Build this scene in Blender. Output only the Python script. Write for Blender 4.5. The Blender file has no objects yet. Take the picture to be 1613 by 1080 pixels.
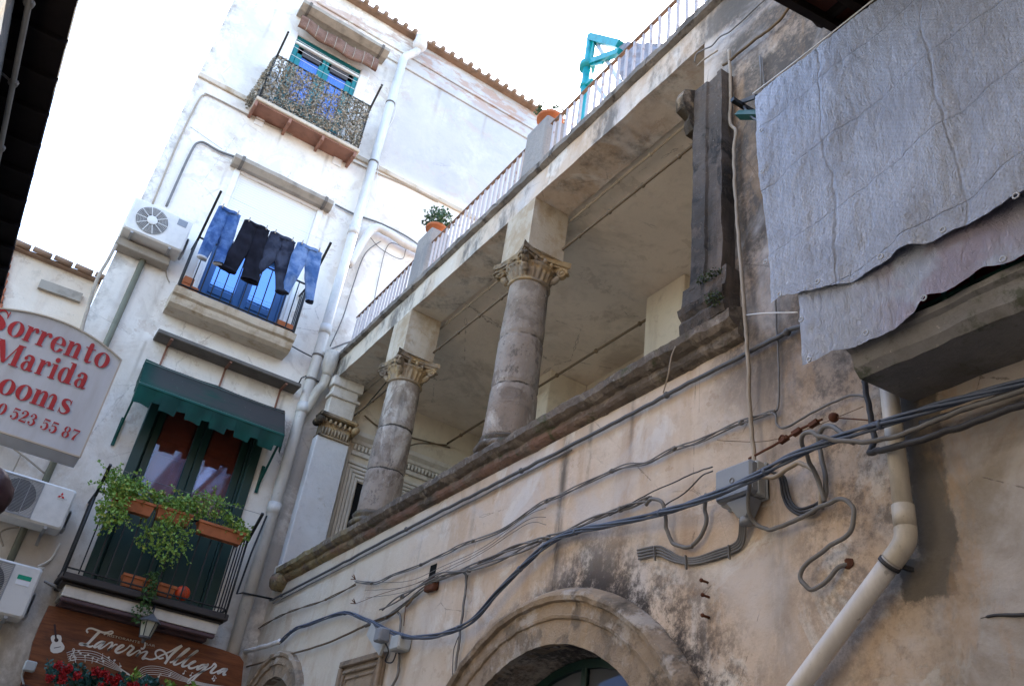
import bpy, math, random
from mathutils import Vector, Matrix, noise
random.seed(7)
sc = bpy.context.scene
# ------------------------------------------------------------------ camera
WM = ((0.82958036, 0.38218858, 0.40709742), (-0.54391785, 0.38819926, 0.74394537), (0.12629251, -0.83859002, 0.52992167))
FP = 1379.154
CH = 1.6
cam = bpy.data.objects.new("camera", bpy.data.cameras.new("camera"))
sc.collection.objects.link(cam)
M4 = Matrix(((WM[0][0], -WM[0][1], -WM[0][2], 0), (WM[1][0], -WM[1][1], -WM[1][2], 0), (WM[2][0], -WM[2][1], -WM[2][2], CH), (0, 0, 0, 1)))
cam.matrix_world = M4
cam.data.sensor_width = 36
cam.data.lens = FP / 1613 * 36
cam.data.clip_end = 2000
cam.data.clip_start = 0.05
sc.camera = cam
# ------------------------------------------------------------------ light
SUN_EL, SUN_AZ = 48, 52        # azimuth measured from +Y (down the street) towards +X (over the loggia)
wd = bpy.data.worlds.new("World"); sc.world = wd; wd.use_nodes = True
wn = wd.node_tree; bg = wn.nodes["Background"]
sky = wn.nodes.new("ShaderNodeTexSky"); sky.sky_type = 'NISHITA'; sky.sun_disc = False
sky.sun_elevation = math.radians(SUN_EL); sky.sun_rotation = math.radians(SUN_AZ)
sky.air_density = 1.0; sky.dust_density = 1.5; sky.ozone_density = 1.0
wn.links.new(sky.outputs[0], bg.inputs[0]); bg.inputs[1].default_value = 0.15
sd = bpy.data.lights.new("sun", 'SUN'); sd.energy = 4.0; sd.angle = math.radians(0.5); sd.color = (1, 0.93, 0.82)
so = bpy.data.objects.new("sun", sd); sc.collection.objects.link(so)
el, az = math.radians(SUN_EL), math.radians(SUN_AZ)
sdir = Vector((math.cos(el) * math.sin(az), math.cos(el) * math.cos(az), math.sin(el)))
so.rotation_euler = sdir.to_track_quat('Z', 'Y').to_euler()
sc.view_settings.view_transform = 'Standard'; sc.view_settings.look = 'None'
sc.view_settings.exposure = 2.8; sc.view_settings.gamma = 1
sc.cycles.max_bounces = 8; sc.cycles.diffuse_bounces = 5
# ------------------------------------------------------------------ helpers: measured photo directions onto the real facade planes
XB, YA = 2.8, 9.77             # loggia wall plane x, white facade plane y
def ray(u, v):
    a, b = u - 806.5, v - 540
    return Vector([r[0] * a + r[1] * b + r[2] * FP for r in WM])
def PA(u, v, off=0.0):
    r = ray(u, v); r = r * ((YA - off) / r[1]); return Vector((r[0], YA - off, r[2] + CH))
def PB(u, v, off=0.0):
    r = ray(u, v); r = r * ((XB - off) / r[0]); return Vector((XB - off, r[1], r[2] + CH))
# ------------------------------------------------------------------ materials
class X:
    """tiny expression wrapper over shader math nodes"""
    def __init__(s, nt, k): s.nt, s.k = nt, k
    def m(s, op, b=None, c=None):
        n = s.nt.nodes.new("ShaderNodeMath"); n.operation = op
        for i, v in enumerate((s, b, c)):
            if v is None: continue
            if isinstance(v, X): s.nt.links.new(v.k, n.inputs[i])
            else: n.inputs[i].default_value = v
        return X(s.nt, n.outputs[0])
    def __add__(s, o): return s.m('ADD', o)
    def __sub__(s, o): return s.m('SUBTRACT', o)
    def __mul__(s, o): return s.m('MULTIPLY', o)
    def __truediv__(s, o): return s.m('DIVIDE', o)
    def mx(s, o): return s.m('MAXIMUM', o)
    def mn(s, o): return s.m('MINIMUM', o)
    def abs(s): return s.m('ABSOLUTE')
    def pw(s, o): return s.m('POWER', o)
    def ss(s, a, b, lo=0.0, hi=1.0):
        n = s.nt.nodes.new("ShaderNodeMapRange"); n.interpolation_type = 'SMOOTHSTEP'
        s.nt.links.new(s.k, n.inputs[0]); n.inputs[1].default_value = a; n.inputs[2].default_value = b
        n.inputs[3].default_value = lo; n.inputs[4].default_value = hi
        return X(s.nt, n.outputs[0])
class Mt:
    def __init__(s, name, rough=0.8, spec=0.3):
        s.mat = bpy.data.materials.new(name); s.mat.use_nodes = True
        s.nt = s.mat.node_tree; s.b = s.nt.nodes["Principled BSDF"]
        s.b.inputs["Roughness"].default_value = rough
        s.b.inputs["Specular IOR Level"].default_value = spec
        g = s.nt.nodes.new("ShaderNodeNewGeometry"); s.pos = g.outputs["Position"]
        q = s.nt.nodes.new("ShaderNodeSeparateXYZ"); s.nt.links.new(s.pos, q.inputs[0])
        s.x, s.y, s.z = (X(s.nt, q.outputs[i]) for i in range(3))
    def noise(s, scale=1, det=5, rough=0.55, dist=0.0, st=(1, 1, 1), off=(0, 0, 0)):
        m = s.nt.nodes.new("ShaderNodeMapping"); s.nt.links.new(s.pos, m.inputs[0])
        m.inputs["Scale"].default_value = st; m.inputs["Location"].default_value = off
        n = s.nt.nodes.new("ShaderNodeTexNoise"); s.nt.links.new(m.outputs[0], n.inputs["Vector"])
        n.inputs["Scale"].default_value = scale; n.inputs["Detail"].default_value = det
        n.inputs["Roughness"].default_value = rough; n.inputs["Distortion"].default_value = dist
        return X(s.nt, n.outputs[0])
    def wave(s, scale, axis='Z', dist=0.0, st=(1, 1, 1)):
        m = s.nt.nodes.new("ShaderNodeMapping"); s.nt.links.new(s.pos, m.inputs[0]); m.inputs["Scale"].default_value = st
        n = s.nt.nodes.new("ShaderNodeTexWave"); n.bands_direction = axis; s.nt.links.new(m.outputs[0], n.inputs["Vector"])
        n.inputs["Scale"].default_value = scale; n.inputs["Distortion"].default_value = dist; n.inputs["Detail"].default_value = 3
        return X(s.nt, n.outputs["Fac"])
    def voro(s, scale, st=(1, 1, 1), feature='F1'):
        m = s.nt.nodes.new("ShaderNodeMapping"); s.nt.links.new(s.pos, m.inputs[0]); m.inputs["Scale"].default_value = st
        n = s.nt.nodes.new("ShaderNodeTexVoronoi"); n.feature = feature; s.nt.links.new(m.outputs[0], n.inputs["Vector"])
        n.inputs["Scale"].default_value = scale
        return X(s.nt, n.outputs[0])
    def mix(s, a, b, f):
        n = s.nt.nodes.new("ShaderNodeMix"); n.data_type = 'RGBA'
        for i, v in ((6, a), (7, b)):
            if isinstance(v, tuple): n.inputs[i].default_value = (*v[:3], 1)
            else: s.nt.links.new(v, n.inputs[i])
        if isinstance(f, X): s.nt.links.new(f.k, n.inputs[0])
        else: n.inputs[0].default_value = f
        return n.outputs[2]
    def col(s, c):
        if isinstance(c, tuple): s.b.inputs["Base Color"].default_value = (*c[:3], 1)
        else: s.nt.links.new(c, s.b.inputs["Base Color"])
        return s
    def bump(s, h, strength=0.3, dist=0.01):
        n = s.nt.nodes.new("ShaderNodeBump"); n.inputs["Strength"].default_value = strength; n.inputs["Distance"].default_value = dist
        s.nt.links.new(h.k, n.inputs["Height"]); s.nt.links.new(n.outputs[0], s.b.inputs["Normal"]); return s
def plaster(name, a, b, c=None, stain=(0.2, 0.15, 0.09), st_amt=0.5, mould=(0.07, 0.065, 0.06), md_amt=0.3, off=(0, 0, 0), masks=None, bump=0.5, fine=1.0):
    m = Mt(name, 0.92, 0.15)
    k = m.mix(a, b, m.noise(0.7 * fine, 7, 0.6, 0.5, off=off).ss(0.38, 0.62))
    fl = m.noise(1.9 * fine, 10, 0.7, 0.6, off=(off[0] + 3, 1, 2)).ss(0.565, 0.575)
    fl2 = m.noise(3.1 * fine, 10, 0.72, 0.3, off=(off[0] + 1, 6, 2)).ss(0.60, 0.607)
    if c: k = m.mix(k, c, m.noise(1.9 * fine, 8, 0.65, 0.8, off=(off[0] + 3, 1, 2)).ss(0.53, 0.6)); k = m.mix(k, c, fl * 0.45)
    k = m.mix(k, stain, fl2 * 0.28)
    k = m.mix(k, tuple(v * .72 for v in a), m.noise(11 * fine, 8, 0.7).ss(0.5, 0.68) * 0.35)
    k = m.mix(k, stain, m.noise(3.2 * fine, 6, 0.6, st=(1, 1, 0.14), off=off).ss(0.5, 0.74) * st_amt)
    k = m.mix(k, mould, m.noise(2.4 * fine, 10, 0.75, 0.3, off=(off[0], 5, 3)).ss(0.56, 0.72) * md_amt)
    k = m.mix(k, (0.8, 0.76, 0.7), m.noise(40 * fine, 3, 0.6).ss(0.66, 0.74) * 0.25)
    k = m.mix(k, mould, m.noise(26 * fine, 4, 0.6, off=(7, 7, 7)).ss(0.68, 0.76) * 0.45)
    if masks: k = masks(m, k)
    m.col(k)
    m.bump(m.noise(5 * fine, 9, 0.62) * 1.0 + m.noise(45 * fine, 4, 0.6) * 0.15 - fl * 0.12 - fl2 * 0.2, bump, 0.03)
    return m.mat
def plain(name, c, rough=0.6, spec=0.3, var=0.25, metal=0.0, scale=6, dark=0.5):
    m = Mt(name, rough, spec); d = tuple(v * dark for v in c)
    k = m.mix(c, d, m.noise(scale, 7, 0.65).ss(0.42, 0.75) * (var * 2))
    m.col(k); m.b.inputs["Metallic"].default_value = metal
    m.bump(m.noise(30, 4), 0.12, 0.004)
    return m.mat
# white facade: near-white limewash, weathered edges, grey bands, exposed pinkish upper part
def maskA(m, k):
    n = m.noise(1.6, 9, 0.7, 0.4)
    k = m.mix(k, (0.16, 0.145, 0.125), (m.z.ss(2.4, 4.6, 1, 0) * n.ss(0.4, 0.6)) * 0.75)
    k = m.mix(k, (0.40, 0.40, 0.425), (m.x.ss(2.45, 2.9) * m.z.ss(10.4, 10.7)) * (n.ss(0.3, 0.6) * 0.3 + 0.55))  # greys the upper right wall to paint in diffuse shade
    cr = m.voro(0.8, feature='DISTANCE_TO_EDGE') + m.noise(5, 7, 0.7) * 0.06 - 0.03
    k = m.mix(k, (0.30, 0.27, 0.25), cr.abs().ss(0.0, 0.003, 1, 0) * m.noise(0.7, 3, off=(4, 4, 4)).ss(0.48, 0.56) * 0.6)
    k = m.mix(k, (0.50, 0.40, 0.32), m.noise(1.3, 11, 0.75, 0.5, off=(8, 0, 2)).ss(0.59, 0.60) * 0.45)
    lm = m.noise(0.9, 9, 0.72, 0.3, off=(2, 0, 5)).ss(0.45, 0.6)
    k = m.mix(k, (0.52, 0.50, 0.47), (m.x.ss(1.2, 2.6) * m.z.ss(10.4, 10.6)).mx((m.x.ss(0.3, 0.9, 1, 0) * m.z.ss(10.4, 10.7))) * lm * 0.55)
    k = m.mix(k, (0.40, 0.24, 0.17), m.z.ss(12.5, 12.9) * m.noise(2.2, 9, 0.7, st=(1, 1, 3)).ss(0.47, 0.56) * 0.65)
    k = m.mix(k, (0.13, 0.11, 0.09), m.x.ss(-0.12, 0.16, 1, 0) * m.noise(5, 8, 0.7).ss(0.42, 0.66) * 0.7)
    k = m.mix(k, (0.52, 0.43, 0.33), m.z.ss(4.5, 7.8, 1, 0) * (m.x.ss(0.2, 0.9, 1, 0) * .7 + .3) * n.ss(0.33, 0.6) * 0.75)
    for xc, w_, z0, z1 in ((.70, .035, 8.0, 9.2), (2.18, .04, 7.6, 9.2), (1.2, .03, 9.6, 10.2), (1.9, .04, 9.5, 10.2), (.52, .05, 6.1, 7.4), (.15, .04, 6.3, 7.4), (2.3, .04, 5.2, 6.4), (.6, .03, 5.3, 6.4), (2.35, .05, 11.3, 12.4), (.5, .04, 10.9, 12.3), (3.3, .06, 11.6, 12.6), (4.2, .05, 11.8, 12.6)):
        k = m.mix(k, (0.30, 0.25, 0.20), (m.x - xc).abs().ss(0.0, w_, 1, 0) * m.z.ss(z0, z1) * m.z.ss(z1, z1 + .05, 1, 0) * m.noise(4, 8, .7, st=(1, 1, .3), off=(xc, 0, 0)).ss(.35, .6) * .55)
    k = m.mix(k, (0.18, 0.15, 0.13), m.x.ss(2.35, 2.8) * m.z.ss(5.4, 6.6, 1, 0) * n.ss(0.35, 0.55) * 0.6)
    return k
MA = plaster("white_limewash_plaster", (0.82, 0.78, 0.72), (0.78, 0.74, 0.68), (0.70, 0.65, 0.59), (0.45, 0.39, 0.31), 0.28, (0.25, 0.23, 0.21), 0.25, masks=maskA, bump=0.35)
MANNEX = plaster("cream_plaster", (0.74, 0.66, 0.56), (0.66, 0.56, 0.45), None, (0.4, 0.28, 0.2), 0.5, (0.2, 0.18, 0.15), 0.3, off=(4, 0, 0))
AC1 = (4.17, 1.62, 1.48)       # big arch: centre y, z, outer radius
AC2 = (8.8, 2.28, 1.10)
def maskB(m, k):
    n = m.noise(2.0, 10, 0.72, 0.4)
    nf = m.noise(7, 8, 0.75) * .5 + m.noise(34, 7, 0.8) * .5
    # greyer paint right of the down pipe, darkened further as painted shade
    k = m.mix(k, (0.20, 0.175, 0.14), m.y.ss(1.55, 2.2, 1, 0) * m.z.ss(3.2, 3.6, 1, 0) * (n.ss(0.3, 0.5) * 0.3 + 0.55))
    # dark weathered zone around the pilaster and the side of the arch
    k = m.mix(k, (0.24, 0.19, 0.155), m.y.ss(2.6, 3.0, 1, 0) * m.z.ss(3.2, 4.0) * (n.ss(.3, .5) * .4 + .5))
    up = m.y.ss(2.7, 3.05, 1, 0) * m.z.ss(3.55, 4.3)
    k = m.mix(k, (0.10, 0.09, 0.08), up * (n * 0.4 + nf * 0.6).ss(0.41, 0.53) * 0.92)
    k = m.mix(k, (0.09, 0.08, 0.075), m.y.ss(2.2, 2.6, 1, 0) * m.y.ss(1.5, 1.9) * (n * 0.4 + nf * 0.6).ss(0.45, 0.57) * m.z.ss(2.2, 3.2, .35, .8))
    wb = (m.noise(7, 8, .75) - 0.5) * .10
    k = m.mix(k, (0.11, 0.10, 0.088), ((m.y - 1.775 + wb).abs().ss(0.07, 0.085, 1, 0) * m.z.ss(2.72, 2.74) * m.z.ss(3.5, 3.6, 1, 0)).mx(((m.y - 1.83 + wb).abs().ss(0.10, 0.115, 1, 0) * (m.z - 2.74 + wb).abs().ss(.07, .085, 1, 0))) * .9)
    r = ((m.y - AC1[0]).pw(2.0) + (m.z - AC1[1]).pw(2.0)).pw(0.5)
    # drip streaks under the cornice
    for yc, w, z0, a in ((4.2, 0.07, 2.9, 0.85), (3.95, 0.04, 3.5, 0.6), (2.5, 0.12, 2.3, 0.5), (6.1, 0.03, 3.2, 0.3), (5.3, .05, 3.5, .45), (7.4, .05, 3.4, .3), (3.55, .03, 3.6, .5)):
        k = m.mix(k, (0.07, 0.065, 0.06), (m.y - yc).abs().ss(0.0, w, 1, 0) * m.z.ss(z0, z0 + 0.35) * m.z.ss(4.0, 4.2, 1, .5) * m.noise(5, 8, 0.7, st=(1, 1, 0.3), off=(yc, 0, 0)).ss(0.38, 0.56) * a)
    # yellowish wash marks and pale salts
    k = m.mix(k, (0.55, 0.53, 0.53), m.noise(1.7, 8, 0.6, 0.6, off=(1, 8, 2)).ss(0.46, 0.66) * 0.6)
    k = m.mix(k, (0.62, 0.57, 0.47), m.y.ss(4.6, 7.5) * (n.ss(0.3, 0.6) * .4 + .4))
    k = m.mix(k, (0.42, 0.27, 0.15), m.noise(2.6, 8, 0.7, 0.3, st=(1, 1, 0.4), off=(9, 3, 1)).ss(0.54, 0.64) * 0.35)
    # fine cracks
    cr = m.voro(1.15, feature='DISTANCE_TO_EDGE')
    wob = cr + m.noise(6, 6, 0.7) * 0.05 - 0.025
    k = m.mix(k, (0.06, 0.05, 0.045), wob.abs().ss(0.0, 0.003, 1, 0) * m.noise(0.8, 3).ss(0.52, 0.58) * 0.6)
    k = m.mix(k, (0.045, 0.04, 0.04), r.ss(1.46, 1.9, 1, 0).pw(0.6) * m.y.ss(3.9, 4.5, 1, 0) * (n * 0.4 + nf * 0.6).ss(0.43, 0.54) * 0.93)
    k = m.mix(k, (0.045, 0.04, 0.04), r.ss(1.44, 1.6, 1, 0) * (n * 0.4 + nf * 0.6).ss(0.41, 0.54) * 0.85)
    # beam / fascia black runs
    k = m.mix(k, (0.12, 0.11, 0.10), m.z.ss(6.72, 6.76) * m.z.ss(6.95, 7.05, 1, .6) * m.noise(1.8, 9, 0.72, st=(1, 1, 0.5), off=(2, 2, 2)).ss(0.46, 0.6) * 0.85)
    return k
MB_ = plaster("peach_lime_render", (0.58, 0.46, 0.355), (0.62, 0.53, 0.44), (0.68, 0.62, 0.55), (0.34, 0.21, 0.12), 0.55, (0.14, 0.12, 0.10), 0.3, masks=maskB, bump=0.5)
def maskPier(m, k):
    n = m.noise(3.5, 9, 0.7)
    return m.mix(k, (0.3, 0.2, 0.1), n.ss(0.45, 0.62) * 0.55)
MPIER = plaster("pier_plaster", (0.55, 0.49, 0.40), (0.46, 0.39, 0.30), None, (0.3, 0.22, 0.14), 0.6, (0.12, 0.1, 0.09), 0.5, masks=maskPier, fine=2)
def maskCeil(m, k):
    k = m.mix(k, (0.34, 0.27, 0.20), m.noise(0.9, 9, 0.7, 0.6, off=(3, 3, 0)).ss(0.5, 0.62) * 0.45)
    cr = m.voro(0.75, feature='DISTANCE_TO_EDGE') + m.noise(5, 7, 0.7) * 0.08 - 0.04
    k = m.mix(k, (0.16, 0.12, 0.09), cr.abs().ss(0.0, 0.004, 1, 0) * m.noise(0.9, 3).ss(0.46, 0.54) * 0.7)
    return m.mix(k, (0.72, 0.66, 0.58), m.noise(1.6, 9, 0.72, off=(1, 7, 0)).ss(0.58, 0.62) * 0.4)
MCEIL = plaster("loggia_ceiling_plaster", (0.72, 0.62, 0.51), (0.65, 0.56, 0.46), None, (0.3, 0.22, 0.15), 0.3, (0.2, 0.17, 0.14), 0.3, masks=maskCeil, bump=0.35)
MLOG = plaster("loggia_inner_plaster", (0.68, 0.61, 0.50), (0.60, 0.53, 0.42), None, (0.3, 0.22, 0.15), 0.4, (0.2, 0.17, 0.14), 0.35, bump=0.3)
MPALE = plaster("pale_stucco_moulding", (0.62, 0.58, 0.52), (0.55, 0.50, 0.43), None, (0.3, 0.25, 0.18), 0.5, (0.15, 0.13, 0.11), 0.35, fine=2)
MPIL = plaster("grey_white_paint", (0.58, 0.58, 0.58), (0.52, 0.50, 0.49), None, (0.35, 0.28, 0.2), 0.2, (0.3, 0.25, 0.2), 0.3)
def maskCorn(m, k):
    k = m.mix(k, (0.25, 0.15, 0.115), m.z.ss(4.10, 4.14) * m.z.ss(4.17, 4.185, 1, 0) * m.y.ss(3.4, 4.6) * m.noise(2.2, 7, .7).ss(0.4, 0.55) * .8)
    k = m.mix(k, (0.30, 0.24, 0.12), m.y.ss(6.8, 8.2) * m.noise(3, 8, 0.7).ss(0.42, 0.58) * 0.8)
    k = m.mix(k, (0.40, 0.38, 0.34), m.noise(14, 6, 0.7).ss(0.6, 0.66) * m.z.ss(4.18, 4.24) * 0.6)
    return m.mix(k, (0.07, 0.09, 0.04), m.noise(5, 9, 0.75, off=(2, 2, 8)).ss(0.55, 0.66) * 0.7)
MCORN = plaster("weathered_dark_stone", (0.115, 0.10, 0.086), (0.175, 0.145, 0.12), (0.26, 0.22, 0.18), (0.1, 0.08, 0.06), 0.4, (0.03, 0.03, 0.028), 0.8, masks=maskCorn, fine=2.5, bump=0.9)
MCOPE = plaster("lichened_coping_stone", (0.20, 0.185, 0.17), (0.27, 0.24, 0.21), (0.12, 0.11, 0.10), (0.1, 0.08, 0.06), 0.4, (0.04, 0.045, 0.035), 0.7, fine=3, bump=0.9)
MDARK = plaster("black_crusted_stone", (0.07, 0.062, 0.056), (0.12, 0.10, 0.086), (0.045, 0.042, 0.04), (0.22, 0.17, 0.135), 0.6, (0.03, 0.028, 0.026), 0.6, fine=2, bump=0.8)
def maskCol(m, k):
    k = m.mix(k, (0.50, 0.45, 0.39), m.noise(2.3, 9, 0.7, 0.5, st=(1, 1, 0.45), off=(4, 1, 0)).ss(0.53, 0.62) * 0.8)
    k = m.mix(k, (0.06, 0.055, 0.05), m.noise(2.0, 8, 0.6, st=(1.8, 1.8, 0.3), off=(0.5, 3, 0)).ss(0.57, 0.66) * 0.6)
    k = m.mix(k, (0.6, 0.56, 0.5), m.noise(28, 7, 0.75).ss(0.60, 0.64) * m.noise(2, 5).ss(.45, .6) * 0.8)
    for zc in (4.95, 5.42): k = m.mix(k, (0.03, 0.028, 0.025), (m.z - zc + (m.noise(9, 5, .7) - .5) * .05).abs().ss(0.004, 0.012, 1, 0) * m.noise(3, 3, off=(zc, 1, 1)).ss(.42, .5) * .9)
    k = m.mix(k, (0.07, 0.06, 0.055), m.noise(9, 9, 0.8, st=(1, 1, .6)).ss(0.56, 0.62) * 0.6)
    return k
MCOL = plaster("grey_brown_column_stone", (0.26, 0.205, 0.16), (0.32, 0.27, 0.225), (0.22, 0.175, 0.14), (0.12, 0.1, 0.08), 0.4, (0.08, 0.07, 0.065), 0.5, masks=maskCol, fine=1.7, bump=0.7)
def maskCap(m, k):
    k = m.mix(k, (0.45, 0.30, 0.13), m.noise(6, 6).ss(0.45, 0.6) * 0.55)
    return m.mix(k, (0.025, 0.023, 0.022), m.x.ss(2.72, 2.86, 1, 0) * m.noise(5, 7, 0.7).ss(0.36, 0.52) * 0.9)
MCAP = plaster("tufa_capital_stone", (0.36, 0.28, 0.19), (0.28, 0.22, 0.16), None, (0.12, 0.1, 0.08), 0.5, (0.05, 0.045, 0.04), 0.7, masks=maskCap, fine=3, bump=0.7)
def maskArch(m, k):
    k = m.mix(k, (0.07, 0.065, 0.06), m.y.ss(3.2, 4.0, 1, 0) * m.noise(4, 9, 0.75).ss(0.45, 0.6) * 0.8)
    return m.mix(k, (0.50, 0.46, 0.42), m.noise(3, 9, 0.7, off=(3, 3, 3)).ss(0.52, 0.6) * 0.6)
MARCH = plaster("arch_moulding_stone", (0.37, 0.285, 0.20), (0.29, 0.23, 0.175), (0.22, 0.18, 0.14), (0.15, 0.12, 0.09), 0.5, (0.06, 0.055, 0.05), 0.6, masks=maskArch, fine=2, bump=0.8)
MBALC = plaster("balcony_concrete", (0.60, 0.52, 0.42), (0.5, 0.43, 0.34), None, (0.28, 0.17, 0.07), 0.7, (0.25, 0.18, 0.1), 0.6, fine=1.6)
def maskRB(m, k):
    return m.mix(k, (0.05, 0.065, 0.035), m.noise(4, 9, 0.75).ss(0.52, 0.62) * m.x.ss(2.5, 2.6, 1, 0) * 0.7)
MRBALC = plaster("mossy_balcony_concrete", (0.20, 0.20, 0.205), (0.27, 0.265, 0.26), None, (0.1, 0.09, 0.07), 0.5, (0.045, 0.045, 0.04), 0.5, masks=maskRB, fine=1.6)
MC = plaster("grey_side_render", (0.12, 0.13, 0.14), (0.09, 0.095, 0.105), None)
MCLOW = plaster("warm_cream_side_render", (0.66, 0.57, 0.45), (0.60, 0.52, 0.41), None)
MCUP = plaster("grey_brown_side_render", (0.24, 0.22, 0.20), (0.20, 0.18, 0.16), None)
MTILE = plain("weathered_terracotta_tile", (0.26, 0.17, 0.115), 0.85, 0.2, 0.4)
MBRICK = plain("red_brick_edge", (0.42, 0.15, 0.08), 0.9, 0.2, 0.4, scale=14)
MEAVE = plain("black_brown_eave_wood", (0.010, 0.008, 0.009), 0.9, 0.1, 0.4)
MDWOOD = plain("dark_stained_wood", (0.028, 0.017, 0.014), 0.8, 0.2, 0.4)
MREDW = plain("red_brown_wood", (0.13, 0.035, 0.022), 0.7, 0.3, 0.4)
MBRACK = plain("brown_painted_iron", (0.26, 0.13, 0.09), 0.7, 0.3, 0.3)
MIRON = plain("black_wrought_iron", (0.018, 0.020, 0.022), 0.5, 0.4, 0.3)
MGIRON = plain("dark_green_iron", (0.01, 0.07, 0.05), 0.5, 0.4, 0.3)
MRUST = plain("rusted_iron", (0.12, 0.05, 0.03), 0.9, 0.2, 0.5, scale=12)
MCONC = plain("grey_concrete_ledge", (0.34, 0.30, 0.25), 0.9, 0.2, 0.4)
MLEDGE = plain("dark_grey_slate_ledge", (0.15, 0.135, 0.12), 0.85, 0.2, 0.3)
MPOST = plaster("grey_cement_post", (0.24, 0.23, 0.225), (0.30, 0.28, 0.26), None, (0.4, 0.36, 0.32), 0.5, (0.1, 0.1, 0.1), 0.3, fine=2.5)
def railmat():
    m = Mt("white_paint_rusting", 0.6, 0.3)
    m.col(m.mix((0.40, 0.39, 0.41), (0.20, 0.09, 0.045), (m.z.ss(7.79, 7.81) * 0.45 + m.noise(14, 6, .7).ss(0.56, 0.64) * 0.55).mn(1.0)))
    return m.mat
MWRAIL = railmat()
MHAND = plain('rusty_handrail_paint', (0.19, 0.135, 0.105), 0.8, 0.2, 0.5, scale=9, dark=0.4)
def pvc(name, c, g=0.25):
    m = Mt(name, 0.45, 0.4)
    k = m.mix(c, tuple(v * 0.55 for v in c), m.noise(3.5, 9, 0.7, st=(1, 1, 0.4)).ss(0.42, 0.66) * (g * 2))
    k = m.mix(k, (0.08, 0.065, 0.05), m.noise(18, 6, 0.7).ss(0.62, 0.72) * 0.5)
    return m.col(k).mat
MPVC = pvc("pale_pvc_pipe", (0.62, 0.60, 0.57))
MPVCB = pvc("cream_pvc_pipe", (0.60, 0.55, 0.47), 0.4)
MPVCW = pvc("white_pvc_pipe", (0.72, 0.70, 0.68))
MCBLUE = plain("blue_grey_cable_sheath", (0.085, 0.11, 0.165), 0.45, 0.4, 0.2)
MCGREY = plain("grey_cable_sheath", (0.17, 0.165, 0.16), 0.55, 0.3, 0.3)
MCDARK = plain("dark_cable_sheath", (0.05, 0.05, 0.055), 0.55, 0.3, 0.3)
MCBEIG = plain("beige_cable_sheath", (0.36, 0.30, 0.23), 0.6, 0.3, 0.3)
MCBRN = plain("brown_old_cable", (0.16, 0.115, 0.075), 0.8, 0.2, 0.3)
MBOX = plain("grey_plastic_box", (0.24, 0.26, 0.29), 0.5, 0.4, 0.2)
MBOXD = plain("dark_grey_plastic_conduit", (0.095, 0.098, 0.105), 0.5, 0.4, 0.2)
MBOXL = plain("light_grey_plastic_box", (0.42, 0.44, 0.44), 0.5, 0.4, 0.2)
MACW = plain("off_white_enamel", (0.68, 0.66, 0.62), 0.45, 0.4, 0.15)
MACG = plain("grey_enamel", (0.34, 0.34, 0.34), 0.5, 0.4, 0.2)
MACD = plain("dark_grille_metal", (0.06, 0.06, 0.065), 0.6, 0.4, 0.2)
MTEALD = plain("teal_painted_frame", (0.01, 0.17, 0.19), 0.5, 0.4, 0.15)
MBLUED = plain("blue_painted_frame", (0.02, 0.085, 0.24), 0.45, 0.4, 0.15)
MGREEND = plain("dark_green_frame", (0.008, 0.035, 0.028), 0.45, 0.4, 0.2)
MWHITE = plain("white_painted_metal", (0.78, 0.78, 0.78), 0.5, 0.4, 0.08)
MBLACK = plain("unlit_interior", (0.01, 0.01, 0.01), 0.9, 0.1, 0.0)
MREDPANEL = plain("varnished_red_brown_shutter", (0.34, 0.07, 0.028), 0.5, 0.4, 0.3)
MTEAL = plain("turquoise_painted_steel", (0.0, 0.26, 0.29), 0.45, 0.4, 0.4, scale=9)
MGALV = plain("galvanised_steel", (0.45, 0.47, 0.5), 0.5, 0.4, 0.1, metal=0.3)
MTERRA = plain("terracotta_pot", (0.42, 0.14, 0.06), 0.8, 0.2, 0.3)
MSOIL = plain("potting_soil", (0.04, 0.03, 0.02), 0.95, 0.1, 0.2)
MORANGE = plain("orange_red_ceramic", (0.55, 0.06, 0.015), 0.35, 0.5, 0.1)
MCREDTXT = plain("crimson_lettering", (0.25, 0.006, 0.02), 0.4, 0.4, 0.0)
MLETTER = plain("white_lettering", (0.72, 0.70, 0.66), 0.5, 0.3, 0.0)
MREDLOGO = plain("red_logo_print", (0.55, 0.02, 0.02), 0.5, 0.3, 0.0)
MGREENLBL = plain("green_label_print", (0.0, 0.28, 0.16), 0.5, 0.3, 0.0)
MMAROON = plain("dark_maroon_glaze", (0.035, 0.012, 0.016), 0.5, 0.4, 0.3)
MSTREET = plain("grey_lava_stone_paving", (0.16, 0.15, 0.14), 0.8, 0.3, 0.4, scale=2)
def glass(name, tint, refl=0.35, trans=True):
    m = Mt(name); nt = m.nt
    g = nt.nodes.new("ShaderNodeBsdfGlossy"); g.inputs["Roughness"].default_value = 0.04; g.inputs["Color"].default_value = (0.30, 0.50, 1, 1)  # blue tint paints the sky's colour into reflections
    t = nt.nodes.new("ShaderNodeBsdfTransparent"); t.inputs["Color"].default_value = (*tint, 1)
    if not trans:
        t = m.b; m.col(tint)
    mx = nt.nodes.new("ShaderNodeMixShader"); mx.inputs[0].default_value = refl
    nt.links.new(t.outputs[0], mx.inputs[1]); nt.links.new(g.outputs[0], mx.inputs[2])
    nt.links.new(mx.outputs[0], nt.nodes["Material Output"].inputs[0])
    return m.mat
MGLASS = glass("window_glass", (0.65, 0.75, 0.85), 0.22)
MGLASSB = glass("glass_with_painted_sky", (0.03, 0.12, 0.3), 0.5, False)  # blue base colour paints in a sky reflection
MLGLASS = plain("frosted_lantern_glass", (0.42, 0.42, 0.34), 0.3, 0.5, 0.2)
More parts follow.
